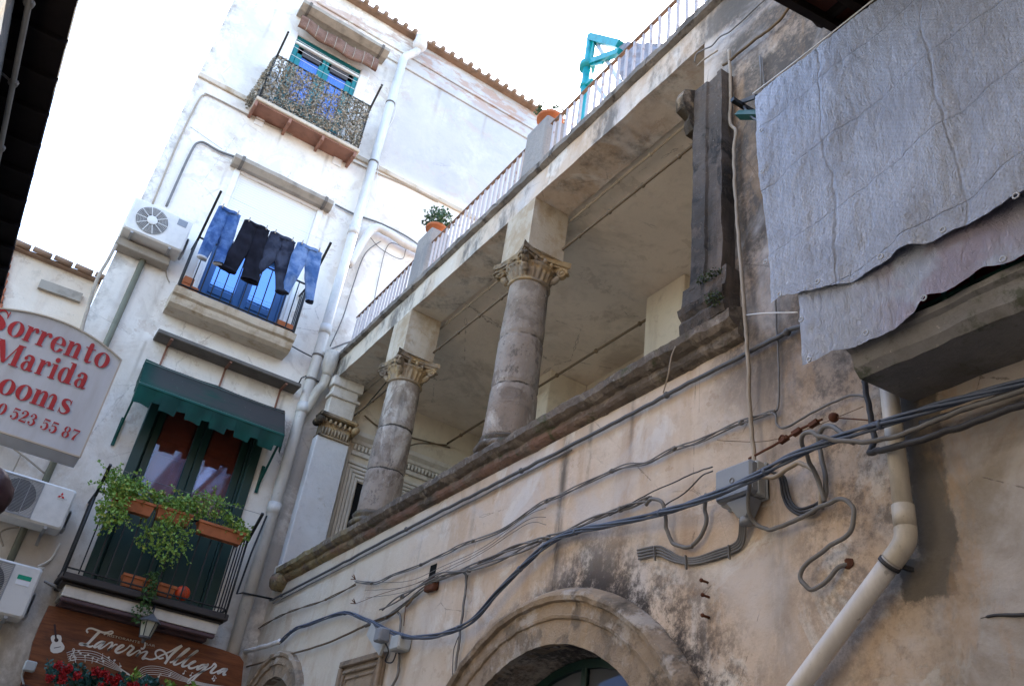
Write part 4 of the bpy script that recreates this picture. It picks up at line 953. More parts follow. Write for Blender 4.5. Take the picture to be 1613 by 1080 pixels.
# small caps line along the board
w = MB(); vs, fs = text2d("RISTORANTE   BAR", 5.3, .02)
bw = max(a for a, b in vs)
for (a, b) in vs:
    pass
du, dv = (244 - 168.5), (1018.5 - 1001)
ux, uy = du / bw, dv / bw
w.add([sg(168.5 + ux * a + b * .28, 1001 + uy * a - b * .96, .006) for a, b in vs], fs)
obj("small_lettering", w, plain("faded_cream_print", (0.60, 0.53, 0.42)), tv)
# guitar
w = MB()
def z3(l): return [(60 + a / 10.8, 980 + b / 10.8) for a, b in l]
body = z3([(290, 208), (345, 203), (390, 220), (402, 265), (395, 320), (420, 350), (450, 400), (445, 450), (400, 495), (330, 518), (260, 518), (215, 490), (202, 430), (215, 380), (240, 340), (222, 300), (215, 250), (240, 215)])
w.add([sg(u, v, .005) for u, v in body], [tuple(range(len(body)))])
gt = obj("guitar_emblem", w, MLETTER, tv)
w = MB(); hole = [(310 + 37 * math.cos(t * .45), 295 + 34 * math.sin(t * .45)) for t in range(14)]
w.add([sg(u, v, .0065) for u, v in z3(hole)], [tuple(range(14))])
w.add([sg(u, v, .0072) for u, v in z3([(262, 25), (300, 25), (322, 290), (290, 290)])], [(0, 1, 2, 3)]); w.add([sg(u, v, .0065) for u, v in z3([(268, 425), (385, 402), (388, 412), (270, 437)])], [(0, 1, 2, 3)])
obj("guitar_neck", w, MMAROON, gt)
# music staves
w = MB()
def stave(base, sp, n=5):
    for k in range(n): ribbon(w, [(u + sp[0] * k, v + sp[1] * k) for u, v in base], .75)
for k in range(5):
    ribbon(w, z3([(485 + 8 * k, 515 + 35 * k), (600 + 5 * k, 475 + 38 * k), (760, 468 + 40 * k), (950 - 4 * k, 490 + 40 * k), (1120 - 8 * k, 560 + 36 * k), (1280 - 10 * k, 670 + 24 * k), (1420, 785 + 12 * k), (1560, 880 + 5 * k)]), .8)
for k in range(5):
    ribbon(w, [(216 + k, 1060 + 2.2 * k), (224 + k, 1051 + 3.0 * k), (240, 1048 + 3.3 * k), (262, 1052 + 3 * k), (285, 1063 + 2 * k), (305, 1071 + 1.2 * k), (330, 1077 + 1.2 * k), (375, 1083 + 1.6 * k)], .75)
ribbon(w, z3([(595, 690), (640, 690), (615, 560), (590, 460), (610, 440), (620, 480), (560, 560), (540, 610), (580, 640), (640, 620), (640, 580), (600, 570), (590, 600)]), 1.3)
for (nu, nv, du_, dv_) in ((800, 560, 0, 110), (850, 545, 10, 20), (930, 600, -15, 90), (1090, 600, 10, -80), (1110, 650, -5, 70), (1200, 590, 20, 80), (1300, 640, -20, 60), (1400, 740, -15, -60), (720, 520, 15, 20), (690, 480, 30, 0)):
    q = z3([(nu, nv)])[0]; ribbon(w, [(q[0] - 1.6, q[1] + .6), (q[0] + 1.6, q[1] - .6)], 2.6); r0 = z3([(nu + du_, nv + dv_)])[0]; ribbon(w, [q, r0], .8)
for (u, v) in ((300, 1063), (267, 1063), (289, 1060), (337, 1071), (152, 1041), (250, 1065), (335, 1068)):
    ribbon(w, [(u - 1.4, v + .5), (u + 1.4, v - .5)], 2.4); ribbon(w, [(u + 1, v), (u + 2.2, v - 4.5), (u + 4.5, v - 3.5)], .9)
obj("music_notes", w, MLETTER, tv)
# bolts & cap lamps above the board
for u, v in ((186, 950), (262, 972)):
    p = PA(u, v, .30); r = root("cabinet_lamp", "small white spot lamp under the lowest balcony, " + ("left" if u < 200 else "right") + " of the lantern", "lamp", p)
    w = MB(); w.lathe(p.x, p.y, [(.018, p.z + .05), (.028, p.z + .03), (.03, p.z - .01), (.022, p.z - .03)], 14); obj("lamp_head", w, MWHITE, r)
    w = MB(); w.tube([(p.x, p.y, p.z + .05), (p.x, p.y + .05, p.z + .07), (p.x, YA - .01, p.z + .03)], .008, 6); w.tube([(p.x - .03, YA - .26, p.z - .05), (p.x - .05, YA - .2, p.z - .2)], .006, 5); obj("stem", w, MRUST, r)
w = MB()
for u, v in ((171, 940), (178, 945), (205, 955), (280, 975), (300, 982)):
    p = PA(u, v, .15); q = PA(u - 14, v + 36, .19); w.bar(p, q, .010)
obj("sign_hanger", w, MRUST, tv)
# lantern
lc = PA(234, 985, .56); r = root("wall_lantern", "small grey metal lantern with frosted panes hanging in front of the tavern board", "lantern", (lc.x, lc.y, lc.z - .15))
w = MB(); z = lc.z
w.lathe(lc.x, lc.y, [(.015, z + .115), (.03, z + .10), (.105, z + .045), (.108, z + .035), (.09, z + .034)], 6, smooth=False); w.tube([(lc.x, lc.y, z + .11), (lc.x, lc.y, z + .16)], .008, 8, False)
w.lathe(lc.x, lc.y, [(.055, z - .10), (.055, z - .115), (.02, z - .13), (.014, z - .16)], 6, smooth=False); obj("lantern_cap", w, plain("dark_grey_metal", (0.10, 0.10, 0.105), 0.6), r)
w = MB(); w.lathe(lc.x, lc.y, [(.052, z - .10), (.082, z + .034)], 6, smooth=False); obj("pane", w, MLGLASS, r)
w = MB()
for k in range(6):
    a = 2 * math.pi * k / 6; w.bar((lc.x + .054 * math.cos(a), lc.y + .054 * math.sin(a), z - .10), (lc.x + .084 * math.cos(a), lc.y + .084 * math.sin(a), z + .034), .008)
obj("lantern_frame", w, MIRON, r)
w = MB(); w.tube([(lc.x, lc.y, z + .15), (lc.x + .01, lc.y + .1, z + .22), (lc.x, YA - .4, z + .16), (lc.x, YA - .002, z + .1)], .008, 6); obj("lantern_arm", w, MIRON, r)
# geranium trough
gr = root("flower_trough", "dark trough of red artificial geraniums with blue green leaves below the tavern lettering", "flower box", (1.2, YA - .5, 2.6))
w = MB(); p = PA(90, 1078, .5); w.bbox(.70, 1.85, YA - .60, YA - .42, 2.45, 2.62, .01); obj("trough", w, MDWOOD, gr)
w = MB(); wr_ = MB()
for i in range(70):
    u = random.uniform(75, 250); v = 1050 + (u - 75) * .14 + random.uniform(-4, 26); p = PA(u, v, random.uniform(.44, .62)); leaves(w, p, (.05, .05, .04), 12, .055)
for (u, v) in ((92, 1047), (100, 1058), (108, 1053), (78, 1067), (122, 1064), (150, 1056), (158, 1060), (165, 1060), (172, 1068), (186, 1067), (160, 1080), (205, 1080), (212, 1079), (98, 1070), (180, 1075), (230, 1084)):
    p = PA(u, v, .68); leaves(wr_, p, (.036, .03, .034), 90, .022)
obj("foliage", w, MLEAFB, gr); obj("blossom", wr_, MREDF, gr)
for u, v in ((212, 1062), (268, 1078), (300, 1080)): w = MB(); leaves(w, PA(u, v, .6), (.05, .03, .05), 26, .05); obj("grass_tuft", w, MLEAF, gr)
# junction at left bottom
w = MB(); p = PA(46, 1050, .3); w.bbox(p.x - .05, p.x + .05, YA - .36, YA - .28, p.z - .04, p.z + .05, .01); w.tube([p, PA(35, 1060, .3), PA(38, 1080, .3)], .008, 6); obj("junction_box", w, MBOXL, label="small white junction box at the lower left end of the tavern board", cat="junction box")
# ================================================================== LOW CREAM ANNEX at left, beyond
an = root("low_cream_house", "low cream plastered house behind the rooms sign with a tiled eave", "house", (-.6, YA + .5, 0))
ya = YA + .30
pl_ = [PA(18, 390, -.3), PA(160, 434, -.3)]
w = MB(); pts = [(-1.08, 7.04), (-.09, 7.04), (-.09, 0), (-.60, 0), (-.72, 5.4), (-.86, 6.25)]
w.prism(pts, lambda a, b, d: Vector((a, ya + d, b)), 4.0); obj("wall", w, MANNEX, an)
w = MB(); w.bbox(-.6, -.081, YA + .012, ya, 0, 5.2, .01); obj("lower_wall", w, plaster("stained_cream_plaster", (0.62, 0.55, 0.46), (0.52, 0.45, 0.37), None, (0.2, 0.15, 0.1), 0.7, (0.1, 0.09, 0.08), 0.6, off=(9, 1, 0)), an)
w = MB()
w.box(-1.12, -.09, ya - .08, ya + .3, 7.042, 7.07)
for k in range(5): w.tube([(-1.1 + k * .23, ya - .1, 7.10), (-.9 + k * .23, ya - .11, 7.085)], .035, 8, False)
obj("roof_tiles", w, MTILE, an)
w = MB(); n = 16
for i in range(n):
    a = i / n; p = Vector((-1.09 + .36 * a, ya, 7.03 - 1.55 * a)); w.bbox(p.x - .06, p.x + .05, ya - .04, ya + .1, p.z - .088, p.z, .008)
obj("brick_edge", w, MBRICK, an)
w = MB(); p, q = PA(62, 447, -.27), PA(128, 470, -.27); w.bar(p, q, .05, .11, up=(0, 0, 1)); obj("wall_ledge", w, MCONC, an)
# ================================================================== LOGGIA BUILDING (facade B)
B = root("loggia_building", "weathered peach building with open columned loggia along the right side of the lane", "building", (XB + 1.5, 4.5, 0))
YE = YA - .003
# wall with arches
def archwall(mb, y0, y1, z0, z1, arches, x0, x1):
    ys = set([y0, y1])
    for yc, zc, r in arches:
        for k in range(37): ys.add(yc - r * math.cos(math.pi * k / 36))
    for k in range(int((y1 - y0) / .4)): ys.add(y0 + k * .4)
    ys = sorted(y for y in ys if y0 <= y <= y1)
    def low(y, side):
        for yc, zc, r in arches:
            if abs(y - yc) < r - 1e-6 or (abs(abs(y - yc) - r) < 1e-6 and ((y < yc) == (side > 0))): return zc + math.sqrt(max(0, r * r - (y - yc) ** 2))
        return z0
    for a, b in zip(ys[:-1], ys[1:]):
        if b - a < 1e-7: continue
        la, lb = low(a, 1), low(b, -1)
        mid = (a + b) / 2; inside = any(abs(mid - yc) < r for yc, zc, r in arches)
        if not inside: la = lb = z0
        mb.add([(x0, b, lb), (x0, a, la), (x0, a, z1), (x0, b, z1)], [(0, 1, 2, 3)])
        if inside: mb.add([(x0, a, la), (x0, b, lb), (x1, b, lb), (x1, a, la)], [(0, 1, 2, 3)])
    for yc, zc, r in arches:
        for s_ in (-1, 1): mb.add([(x0, yc + s_ * r, 0), (x0, yc + s_ * r, zc), (x1, yc + s_ * r, zc), (x1, yc + s_ * r, 0)], [(0, 1, 2, 3)])
ri1, ri2 = 1.17, .81
w = MB()
PZ = 4.12
archwall(w, 3.0, YE, 0, PZ, [(AC1[0], AC1[1], ri1), (AC2[0], AC2[1], ri2)], XB, XB + .4)
w.add([(XB, YE, 0), (XB, YE, PZ), (XB + .4, YE, PZ), (XB + .4, YE, 0)], [(0, 1, 2, 3)])
# fix: arch springing lies wholly inside y>3.0 ; plain wall to the right, full height to terrace
w.box(XB, XB + .5, -9, 2.999, 0, 7.03)
w.box(XB + .02, XB + .5, -9, 2.3, 7.03, 9.2)  # unseen upper block, raised to keep the sun off the tarpaulin
w.box(XB + .4, XB + .405, 3.0, YE, 0, PZ)  # back lining
obj("wall", w, MB_, B)
# arch doors
def archdoor(yc, zc, r, dep, label):
    w = MB(); x = XB + dep; pts = [(yc - r, 0), (yc + r, 0)] + [(yc + r * math.cos(math.pi * k / 24), zc + r * math.sin(math.pi * k / 24)) for k in range(25)]
    w.prism(pts, lambda a, b, d: Vector((x + d, a, b)), .02); d = obj("arched_fanlight", w, glass("dusty_grey_fanlight_glass", (0.085, 0.095, 0.11), 0.02, False), B, label=label)
    w = MB()
    for k in range(-2, 3):
        yy = yc + k * r * .38; h = math.sqrt(max(.01, r * r - (yy - yc) ** 2)); w.bbox(x - .03, x - .002, yy - .025, yy + .025, 0, zc + h - .02, .006)
    w.bbox(x - .032, x - .003, yc - r, yc + r, zc - .04, zc + .04, .006)
    for k in range(24):
        a, b = math.pi * k / 24, math.pi * (k + 1) / 24; w.bar((x - .016, yc + (r - .03) * math.cos(a), zc + (r - .03) * math.sin(a)), (x - .016, yc + (r - .03) * math.cos(b), zc + (r - .03) * math.sin(b)), .05, .03, up=(1, 0, 0))
    obj("fanlight_frame", w, MGREEND, d)
archdoor(AC1[0], AC1[1], ri1 - .002, .28, "wide arched fanlight with green frame under the big arch")
archdoor(AC2[0], AC2[1], ri2 - .002, .28, "small dark arched opening near the corner")
# archivolts: swept profile rings
def archivolt(yc, zc, ri, prof, label, seed):
    w = MB(); vs = []; n = 90; m = len(prof)
    for i in range(n + 1):
        a = -.02 + (math.pi + .04) * i / n
        j = .014 * noise.noise(Vector((i * .35, seed, 0)))
        for rr, x in prof:
            R = ri + rr + (j if rr > 0.02 else 0); y = yc + R * math.cos(a); 
            vs.append((XB - x - (abs(.01 * noise.noise(Vector((i * .5, rr * 30, seed)))) if x > .01 else 0), y, zc + R * math.sin(a)))
    fs = []
    for i in range(n):
        for k in range(m - 1): fs.append((i * m + k, (i + 1) * m + k, (i + 1) * m + k + 1, i * m + k + 1))
    w.add(vs, fs); w.rough(.005, 12, seed)
    obj("arch_surround", w, MARCH, B, label=label)
archivolt(AC1[0], AC1[1], ri1, [(0, -.06), (0, .035), (.13, .037), (.135, .05), (.15, .055), (.155, .048), (.22, .05), (.225, .075), (.25, .085), (.27, .078), (.29, .05), (.31, .012), (.31, -.05)], "big weathered stone arch surround, blackened on its right side", 3.0)
archivolt(AC2[0], AC2[1], ri2, [(0, -.06), (0, .03), (.11, .032), (.115, .05), (.135, .052), (.18, .045), (.19, .065), (.22, .07), (.24, .04), (.25, -.05)], "small pale stone arch surround near the corner", 8.0)
# plaque with moulded frame
w = MB(); a = PB(545, 1050); y0, y1, zt = 6.30, 7.10, 3.03
w.bbox(XB - .03, XB - .002, y0, y1, zt - .9, zt, .01)
for k, (d_, t_) in enumerate(((.0, .05), (.075, .03), (.13, .02))):
    w.bbox(XB - .06 + k * .01, XB - .031, y0 + d_, y1 - d_, zt - d_ - t_, zt - d_, .008)
    w.bbox(XB - .06 + k * .01, XB - .031, y0 + d_, y0 + d_ + t_, zt - .9, zt - d_ - t_ - .001, .008); w.bbox(XB - .06 + k * .01, XB - .031, y1 - d_ - t_, y1 - d_, zt - .9, zt - d_ - t_ - .001, .008)
w.rough(.004, 14); obj("moulded_stone_frame", w, MARCH, B)
# parapet: cornice swept along y, worn
w = MB()
pr = [(XB + .36, PZ + .002), (XB, PZ + .002), (XB - .035, PZ + .015), (XB - .05, PZ + .03), (XB - .055, PZ + .065), (XB - .085, PZ + .075), (XB - .115, PZ + .10), (XB - .12, PZ + .145), (XB - .10, PZ + .165), (XB + .0, PZ + .21), (XB + .36, PZ + .21)]
w.sweep(pr, 2.66, 9.42, 220, 'y'); w.rough(.011, 4.0, 2.0); w.rough(.008, 22, 7)
obj("parapet_cornice", w, MCORN, B)
# worn lump at corner end
w = MB(); w.sphere((XB - .02, 9.42, PZ + .02), .13, 9, (1, 1.2, .8)); w.rough(.03, 8); obj("corner_stone", w, MCORN, B)
PT = PZ + .21
# pilaster right jamb with base and cap
w = MB(); n = 30
prp = [(XB - .10, 2.735), (XB - .10, 2.775), (XB - .085, 2.785), (XB - .085, 2.86), (XB - .10, 2.87), (XB - .10, 2.98), (XB - .06, 3.01), (XB + .4, 3.01), (XB + .4, 2.735)]
vs = []
for i in range(n + 1):
    z = 4.55 + 1.62 * i / n
    for x, y in prp: vs.append((x, y, z))
m = len(prp); fs = [(i * m + k, i * m + (k + 1) % m, (i + 1) * m + (k + 1) % m, (i + 1) * m + k) for i in range(n) for k in range(m)]
w.add(vs, fs + [tuple(range(m)), tuple(range((n + 1) * m - 1, n * m - 1, -1))]); w.rough(.008, 4, 4); w.rough(.005, 24)
obj("pilaster", w, MDARK, B, label="black weathered stone pilaster at the right end of the loggia")
w = MB()
w.sweep([(XB + .3, 4.27), (XB - .115, 4.27), (XB - .125, 4.33), (XB - .11, 4.36), (XB - .13, 4.39), (XB - .135, 4.43), (XB - .115, 4.45), (XB - .108, 4.50), (XB - .10, 4.58), (XB + .3, 4.58)], 2.70, 3.04, 24, 'y')
w.rough(.010, 6, 1); w.rough(.007, 20, 3); leaves(w, (XB - .1, 2.86, 4.58), (.08, .14, .03), 0, .02); obj("pilaster_base", w, MDARK, B)
w = MB(); leaves(w, (XB - .12, 2.80, 4.55), (.05, .10, .02), 300, .012); leaves(w, (XB - .15, 2.74, 4.35), (.04, .06, .05), 200, .012); obj("moss", w, MMOSS, B)
w = MB(); w.sweep([(XB - .10, 5.84), (XB - .13, 5.9), (XB - .12, 5.95), (XB - .17, 6.0), (XB - .19, 6.08), (XB - .18, 6.16), (XB - .10, 6.19), (XB + .3, 6.19), (XB + .3, 5.84)], 2.985, 3.06, 6, 'y'); w.rough(.022, 9, 3); obj("capital_fragment", w, MCAP, B)
# beam + terrace slab
w = MB(); nn = 60
w.sweep([(XB, 6.75), (XB + .36, 6.75), (XB + .36, 7.03), (XB, 7.03)], 3.0, YE - .10, nn, 'y'); w.rough(.006, 3.5, 2)
obj("beam", w, MB_, B)
w = MB(); w.box(XB + .361, 5.3, 2.5, YE, 6.78, 6.99); obj("ceiling", w, MCEIL, B)
w = MB(); w.sweep([(XB - .0, 7.031), (XB - .05, 7.045), (XB - .055, 7.10), (XB - .02, 7.125), (XB + .36, 7.13), (XB + .36, 7.031)], 2.4, YE - .12, 160, 'y'); w.rough(.009, 6, 5); w.rough(.005, 24); obj("terrace_coping", w, MCOPE, B)
w = MB(); w.box(XB + .361, 7.5, 2.4, YE, 6.991, 7.06); obj("terrace_floor", w, MTILE, B)
# loggia interior
w = MB(); w.box(5.15, 5.3, 2.5, YE, 4.0, 6.779)
w.box(XB + .4, 5.149, 2.5, 2.6, 4.0, 6.779); w.box(XB + .4, 5.149, 2.6, YE, 3.9, 3.999); obj("inner_wall", w, MLOG, B)
w = MB(); w.bbox(4.62, 5.149, 7.42, 8.0, 4, 6.779, .01); obj("back_pier", w, MLOG, B)
w = MB(); w.bbox(4.50, 5.149, 5.05, 5.6, 4, 6.779, .01); obj("back_pier", w, MLOG, B)
w = MB(); w.box(XB + .36, 5.149, YA - .17, YA - .004, 4.0, 6.78)
obj("end_wall", w, MLOG, B)
yw = YA - .17
# end wall: cornice, dentils, door surround
w = MB(); w.sweep([(yw - .001, 6.05), (yw - .03, 6.06), (yw - .035, 6.10), (yw - .09, 6.14), (yw - .10, 6.19), (yw - .001, 6.22)], 3.22, 5.14, 12, 'x')
w.bbox(3.25, 5.14, yw - .04, yw - .001, 5.90, 5.955, .006)
obj("door_cornice", w, MPALE, B)
w = MB()
for i in range(38): x = 3.26 + i * .05; w.bbox(x, x + .027, yw - .055, yw - .001, 5.965, 6.035, .004)
obj("dentils", w, MPALE, B)
dx0, dx1, dz1 = 3.42, 4.6, 5.58
w = MB()
for k in range(5):
    o_ = .045 * k + .01; d_ = .02 + .009 * k; a0, a1 = dx0 - o_ - .04, dx1 + o_ + .04
    w.bbox(a0, a0 + .037, yw - d_, yw - .001, 4.0, dz1 + o_ + .04, .006); w.bbox(a1 - .037, a1, yw - d_, yw - .001, 4.0, dz1 + o_ + .04, .006); w.bbox(a0 + .038, a1 - .038, yw - d_, yw - .001, dz1 + o_ + .003, dz1 + o_ + .04, .006)
obj("door_surround", w, MPALE, B)
w = MB(); w.box(dx0, dx1, yw - .006, yw - .002, 4.0, dz1); obj("dark_doorway", w, MBLACK, B)  # flat black sheet stands in for the dark beyond the door
# end pilaster with capital
w = MB(); w.bbox(2.74, 3.16, YA - .32, YA - .171, 4.33, 5.93, .01); w.rough(.004, 6); obj("end_pilaster", w, MPIL, B)
w = MB(); w.bbox(2.71, 3.19, YA - .35, YA - .17, 4.16, 4.34, .03); w.rough(.015, 8); obj("pilaster_base", w, MPALE, B)
w = MB()
w.bbox(2.76, 3.14, YA - .31, YA - .171, 5.93, 6.15, .01)
w.bbox(2.70, 3.20, YA - .38, YA - .171, 6.18, 6.235, .015); w.bbox(2.74, 3.16, YA - .35, YA - .171, 5.925, 5.95, .008)
for i in range(9): x = 2.79 + i * .04; w.tube([(x, YA - .325, 5.96), (x, YA - .33, 6.05)], .013, 6, False)
for i in range(6): x = 2.79 + i * .063; w.sphere((x, YA - .345, 6.13), .026, 6, (.8, .8, 1.2))
for x in (2.72, 3.18): w.tube([(x, YA - .38, 6.12), (x, YA - .2, 6.12)], .045, 12, False)
w.rough(.006, 18); obj("pilaster_capital", w, MCAP, B)
w = MB(); w.bbox(2.78, 3.12, YA - .33, YA - .171, 6.236, 6.749, .01); w.bbox(2.75, 3.16, YA - .36, YA - .171, 6.47, 6.51, .008); w.bbox(2.75, 3.16, YA - .36, YA - .171, 6.62, 6.748, .008); w.rough(.006, 9); obj("end_pier", w, MPALE, B)
# columns
def column(cy, lean, label):
    cx = XB + .19; e = bpy.data.objects.new("column", None); link(e); e.parent = B; ORG[e.name] = ORG[B.name]; e["label"] = label
    w = MB()
    for k, (o_, a, b) in enumerate(((.235, PT - .06, PT + .04),)): w.bbox(cx - o_, cx + o_, cy - o_, cy + o_, a, b, .03)
    w.lathe(cx, cy, [(.235, PT + .04), (.25, PT + .065), (.235, PT + .095), (.205, PT + .105), (.20, PT + .12), (.222, PT + .14), (.21, PT + .165), (.195, PT + .17)], 40)
    w.rough(.02, 6, cy); w.rough(.006, 20); obj("base", w, MCORN, e)
    w = MB(); z0, z1 = PT + .165, 5.95; pr = []
    for i in range(61):
        t = i / 60; z = z0 + (z1 - z0) * t; r = .195 - .028 * t ** 1.6
        for zc in (4.95, 5.42):
            r -= .016 * math.exp(-((z - zc - .0) / .014) ** 2)
        pr.append((r, z))
    def fn(r, z, t):
        return r + .009 * noise.noise(Vector((math.cos(t) * 1.5, math.sin(t) * 1.5, z * 2 + cy))) + .003 * noise.noise(Vector((math.cos(t) * 6, math.sin(t) * 6, z * 9 + cy)))
    w.lathe(cx, cy, pr, 56, fn); obj("shaft", w, MCOL, e)
    # capital
    w = MB(); zb = 5.945
    w.lathe(cx, cy, [(.17, zb), (.186, zb + .006), (.186, zb + .022), (.172, zb + .028)], 40)
    def fl(r, z, t):
        return r + (.007 * (math.cos(t * 22)) if zb + .04 < z < zb + .13 else 0)
    w.lathe(cx, cy, [(.165, zb + .028), (.168, zb + .045), (.172, zb + .07), (.182, zb + .10), (.196, zb + .128), (.188, zb + .135), (.205, zb + .15), (.205, zb + .165), (.215, zb + .18)], 132, fl)
    for k in range(30):
        a = 2 * math.pi * k / 30; w.sphere((cx + .208 * math.cos(a), cy + .208 * math.sin(a), zb + .158), .010, 4)
    for k in range(16):
        a = 2 * math.pi * k / 16; w.sphere((cx + .205 * math.cos(a), cy + .205 * math.sin(a), zb + .205), .024, 6, (.8, .8, 1.15))
    # abacus with concave sides
    out = []
    for q in range(4):
        for k in range(12):
            t = k / 12; a0 = math.pi / 4 + q * math.pi / 2; p = Vector((math.cos(a0), math.sin(a0))) * .345; p2 = Vector((math.cos(a0 + math.pi / 2), math.sin(a0 + math.pi / 2))) * .345
            c_ = p.lerp(p2, t); m_ = (p + p2) / 2; c_ = c_ - m_.normalized() * .05 * math.sin(math.pi * t); out.append((cx + c_.x, cy + c_.y))
    w.prism(out, lambda a, b, d: Vector((a, b, zb + .232 + d)), .055)
    out2 = [(cx + (a - cx) * .93, cy + (b - cy) * .93) for a, b in out]; w.prism(out2, lambda a, b, d: Vector((a, b, zb + .212 + d)), .02)
    # corner volutes: coiled scrolls
    for q in range(4):
        a0 = math.pi / 4 + q * math.pi / 2; d = Vector((math.cos(a0), math.sin(a0), 0)); s_ = Vector((-d.y, d.x, 0)); c0 = Vector((cx, cy, 0)) + d * .275
        for sg_ in (-1, 1):
            pts = []
            for k in range(22):
                th = k * .45; rr = .047 * (1 - k / 26); pts.append(c0 + s_ * (.018 * sg_) + d * (rr * math.cos(th)) + Vector((0, 0, zb + .165 + rr * math.sin(th))))
            w.tube(pts, [.014, .013, .012, .010, .008], 6, False)
            w.tube([c0 + s_ * (.018 * sg_) + d * .0 + Vector((0, 0, zb + .165)), c0 + s_ * (.03 * sg_) + Vector((0, 0, zb + .165))], .016, 8, False)
        w.tube([c0 + s_ * -.022 + Vector((0, 0, zb + .165)), c0 + s_ * .022 + Vector((0, 0, zb + .165))], .036, 12, False)
        w.tube([c0 + d * .03 + Vector((0, 0, zb + .2)), c0 - d * .03 + Vector((0, 0, zb + .21)), Vector((cx, cy, 0)) + d * .19 + Vector((0, 0, zb + .19))], [.02, .03, .03], 8)
        # leaf under the corner
        w.tube([Vector((cx, cy, 0)) + d * .18 + Vector((0, 0, zb + .06)), Vector((cx, cy, 0)) + d * .225 + Vector((0, 0, zb + .11)), Vector((cx, cy, 0)) + d * .25 + Vector((0, 0, zb + .16))], [.012, .03, .018], 8)
    w.rough(.007, 16, cy); obj("capital", w, MCAP, e)
    w = MB(); py0, py1 = cy - .22, cy + .22
    w.sweep([(XB - .001, 6.225), (XB - .001, 6.749), (XB + .36, 6.749), (XB + .36, 6.225)], py0, py1, 8, 'y'); w.rough(.006, 6, cy)
    obj("pier", w, MPIER, e)
column(5.31, 0, "nearer loggia column with two horizontal cracks")
column(7.65, 0, "farther loggia column with a dark streak below its capital")
# terrace posts
for cy, zt in ((7.80, 8.07), (5.42, 7.97)):
    w = MB(); w.bbox(XB + .08, XB + .32, cy - .19, cy + .18, 7.128, zt, .015); w.rough(.006, 7); obj("terrace_post", w, MPOST, B, label=("farther" if cy > 6 else "nearer") + " grey cement post on the terrace edge")
# railings between posts
def trail(y0, y1):
    w = MB(); x = XB + .12; w.bar((x, y0, 7.825), (x, y1, 7.825), .03, .014)
    rl = obj("terrace_railing", w, MHAND, B)
    n = max(2, int(abs(y1 - y0) / .108)); w = MB()
    for i in range(n + 1):
        y = y0 + (y1 - y0) * (i + .5) / (n + 1); w.bar((x, y, 7.12), (x + random.uniform(-.004, .004), y, 7.812), .021, .021)
    obj("railing_bars", w, MWRAIL, rl)
trail(8.0, YE - .06); trail(5.62, 7.59); trail(2.42, 5.2)
# pots on posts
def pot(label, x, y, z, r, h, n, spread, leafmat, lsz=.04):
    q = root("potted_plant", label, "potted plant", (x, y, z), "potted plants on the terrace posts")
    w = MB(); w.lathe(x, y, [(r * .68, z), (r * .95, z + h * .8), (r * 1.08, z + h * .8), (r * 1.1, z + h), (r * .92, z + h), (r * .88, z + h * .9)], 24); obj("pot", w, MTERRA, q)
    w = MB(); leaves(w, (x, y, z + h + spread[2] * .8), spread, n, lsz, .5)
    for _ in range(12):
        a = random.uniform(0, 6.28); w.tube([(x, y, z + h * .9), (x + .5 * spread[0] * math.cos(a), y + .5 * spread[1] * math.sin(a), z + h + spread[2] * .5), (x + .85 * spread[0] * math.cos(a), y + .85 * spread[1] * math.sin(a), z + h + spread[2] * random.uniform(.6, 1.4))], .005, 4)
    obj("foliage", w, leafmat, q)
pot("round leafy succulent in a terracotta pot on the farther terrace post", XB + .22, 7.82, 8.07, .12, .17, 620, (.20, .2, .15), MLEAFT)
pot("sparse dark succulent in a terracotta pot on the nearer terrace post", XB + .22, 5.42, 7.97, .125, .17, 160, (.17, .17, .08), MLEAFT)
# loggia tie rods / conduits under the beam
def rod(name, p, q, r, mat, label, cat="rod", n=7):
    w = MB(); p, q = Vector(p), Vector(q); w.tube([p, q], r, 8, False)
    for i in range(n): c = p.lerp(q, (i + .5) / n); w.sphere(c, r * 1.9, 4)
    return obj(name, w, mat, label=label, cat=cat)
w_ = [(XB + .38, 3.0, 6.735), (XB + .38, 5.1, 6.735)]
rod("conduit", (XB + .40, 3.0, 6.72), (XB + .40, YE - .18, 6.72), .010, MCBEIG, "pale conduit running under the loggia ceiling behind the columns", "conduit", 16)
rod("conduit", (XB + .34, 3.0, 6.35), (XB + .34, YE - .2, 6.35), .011, MCBRN, "brown conduit slung between the piers of the loggia", "conduit", 16)
rod("conduit", (4.58, 2.6, 6.60), (4.50, YE - .2, 6.5), .014, MCBRN, "brown conduit crossing the inner piers of the loggia", "conduit", 10)
w = MB(); w.tube([(XB + .5, YA - .19, 6.45), (3.6, YA - .2, 6.36), (4.2, YA - .2, 6.42), (4.55, YA - .2, 6.46)], .01, 6); w.tube([(3.9, YA - .2, 6.20), (4.1, YA - .21, 6.35), (4.5, YA - .2, 6.48)], .008, 6); obj("cable", w, MCBRN, label="brown cables sagging across the loggia end wall", cat="cable")
# hanging iron hooks near corner
w = MB(); w.tube([PB(568, 628, -.5), PB(560, 645, -.5), PB(575, 640, -.5), PB(610, 600, -.5)], .008, 6); obj("iron_hook", w, MIRON, label="dark bent iron bracket under the loggia ceiling near the corner", cat="bracket")
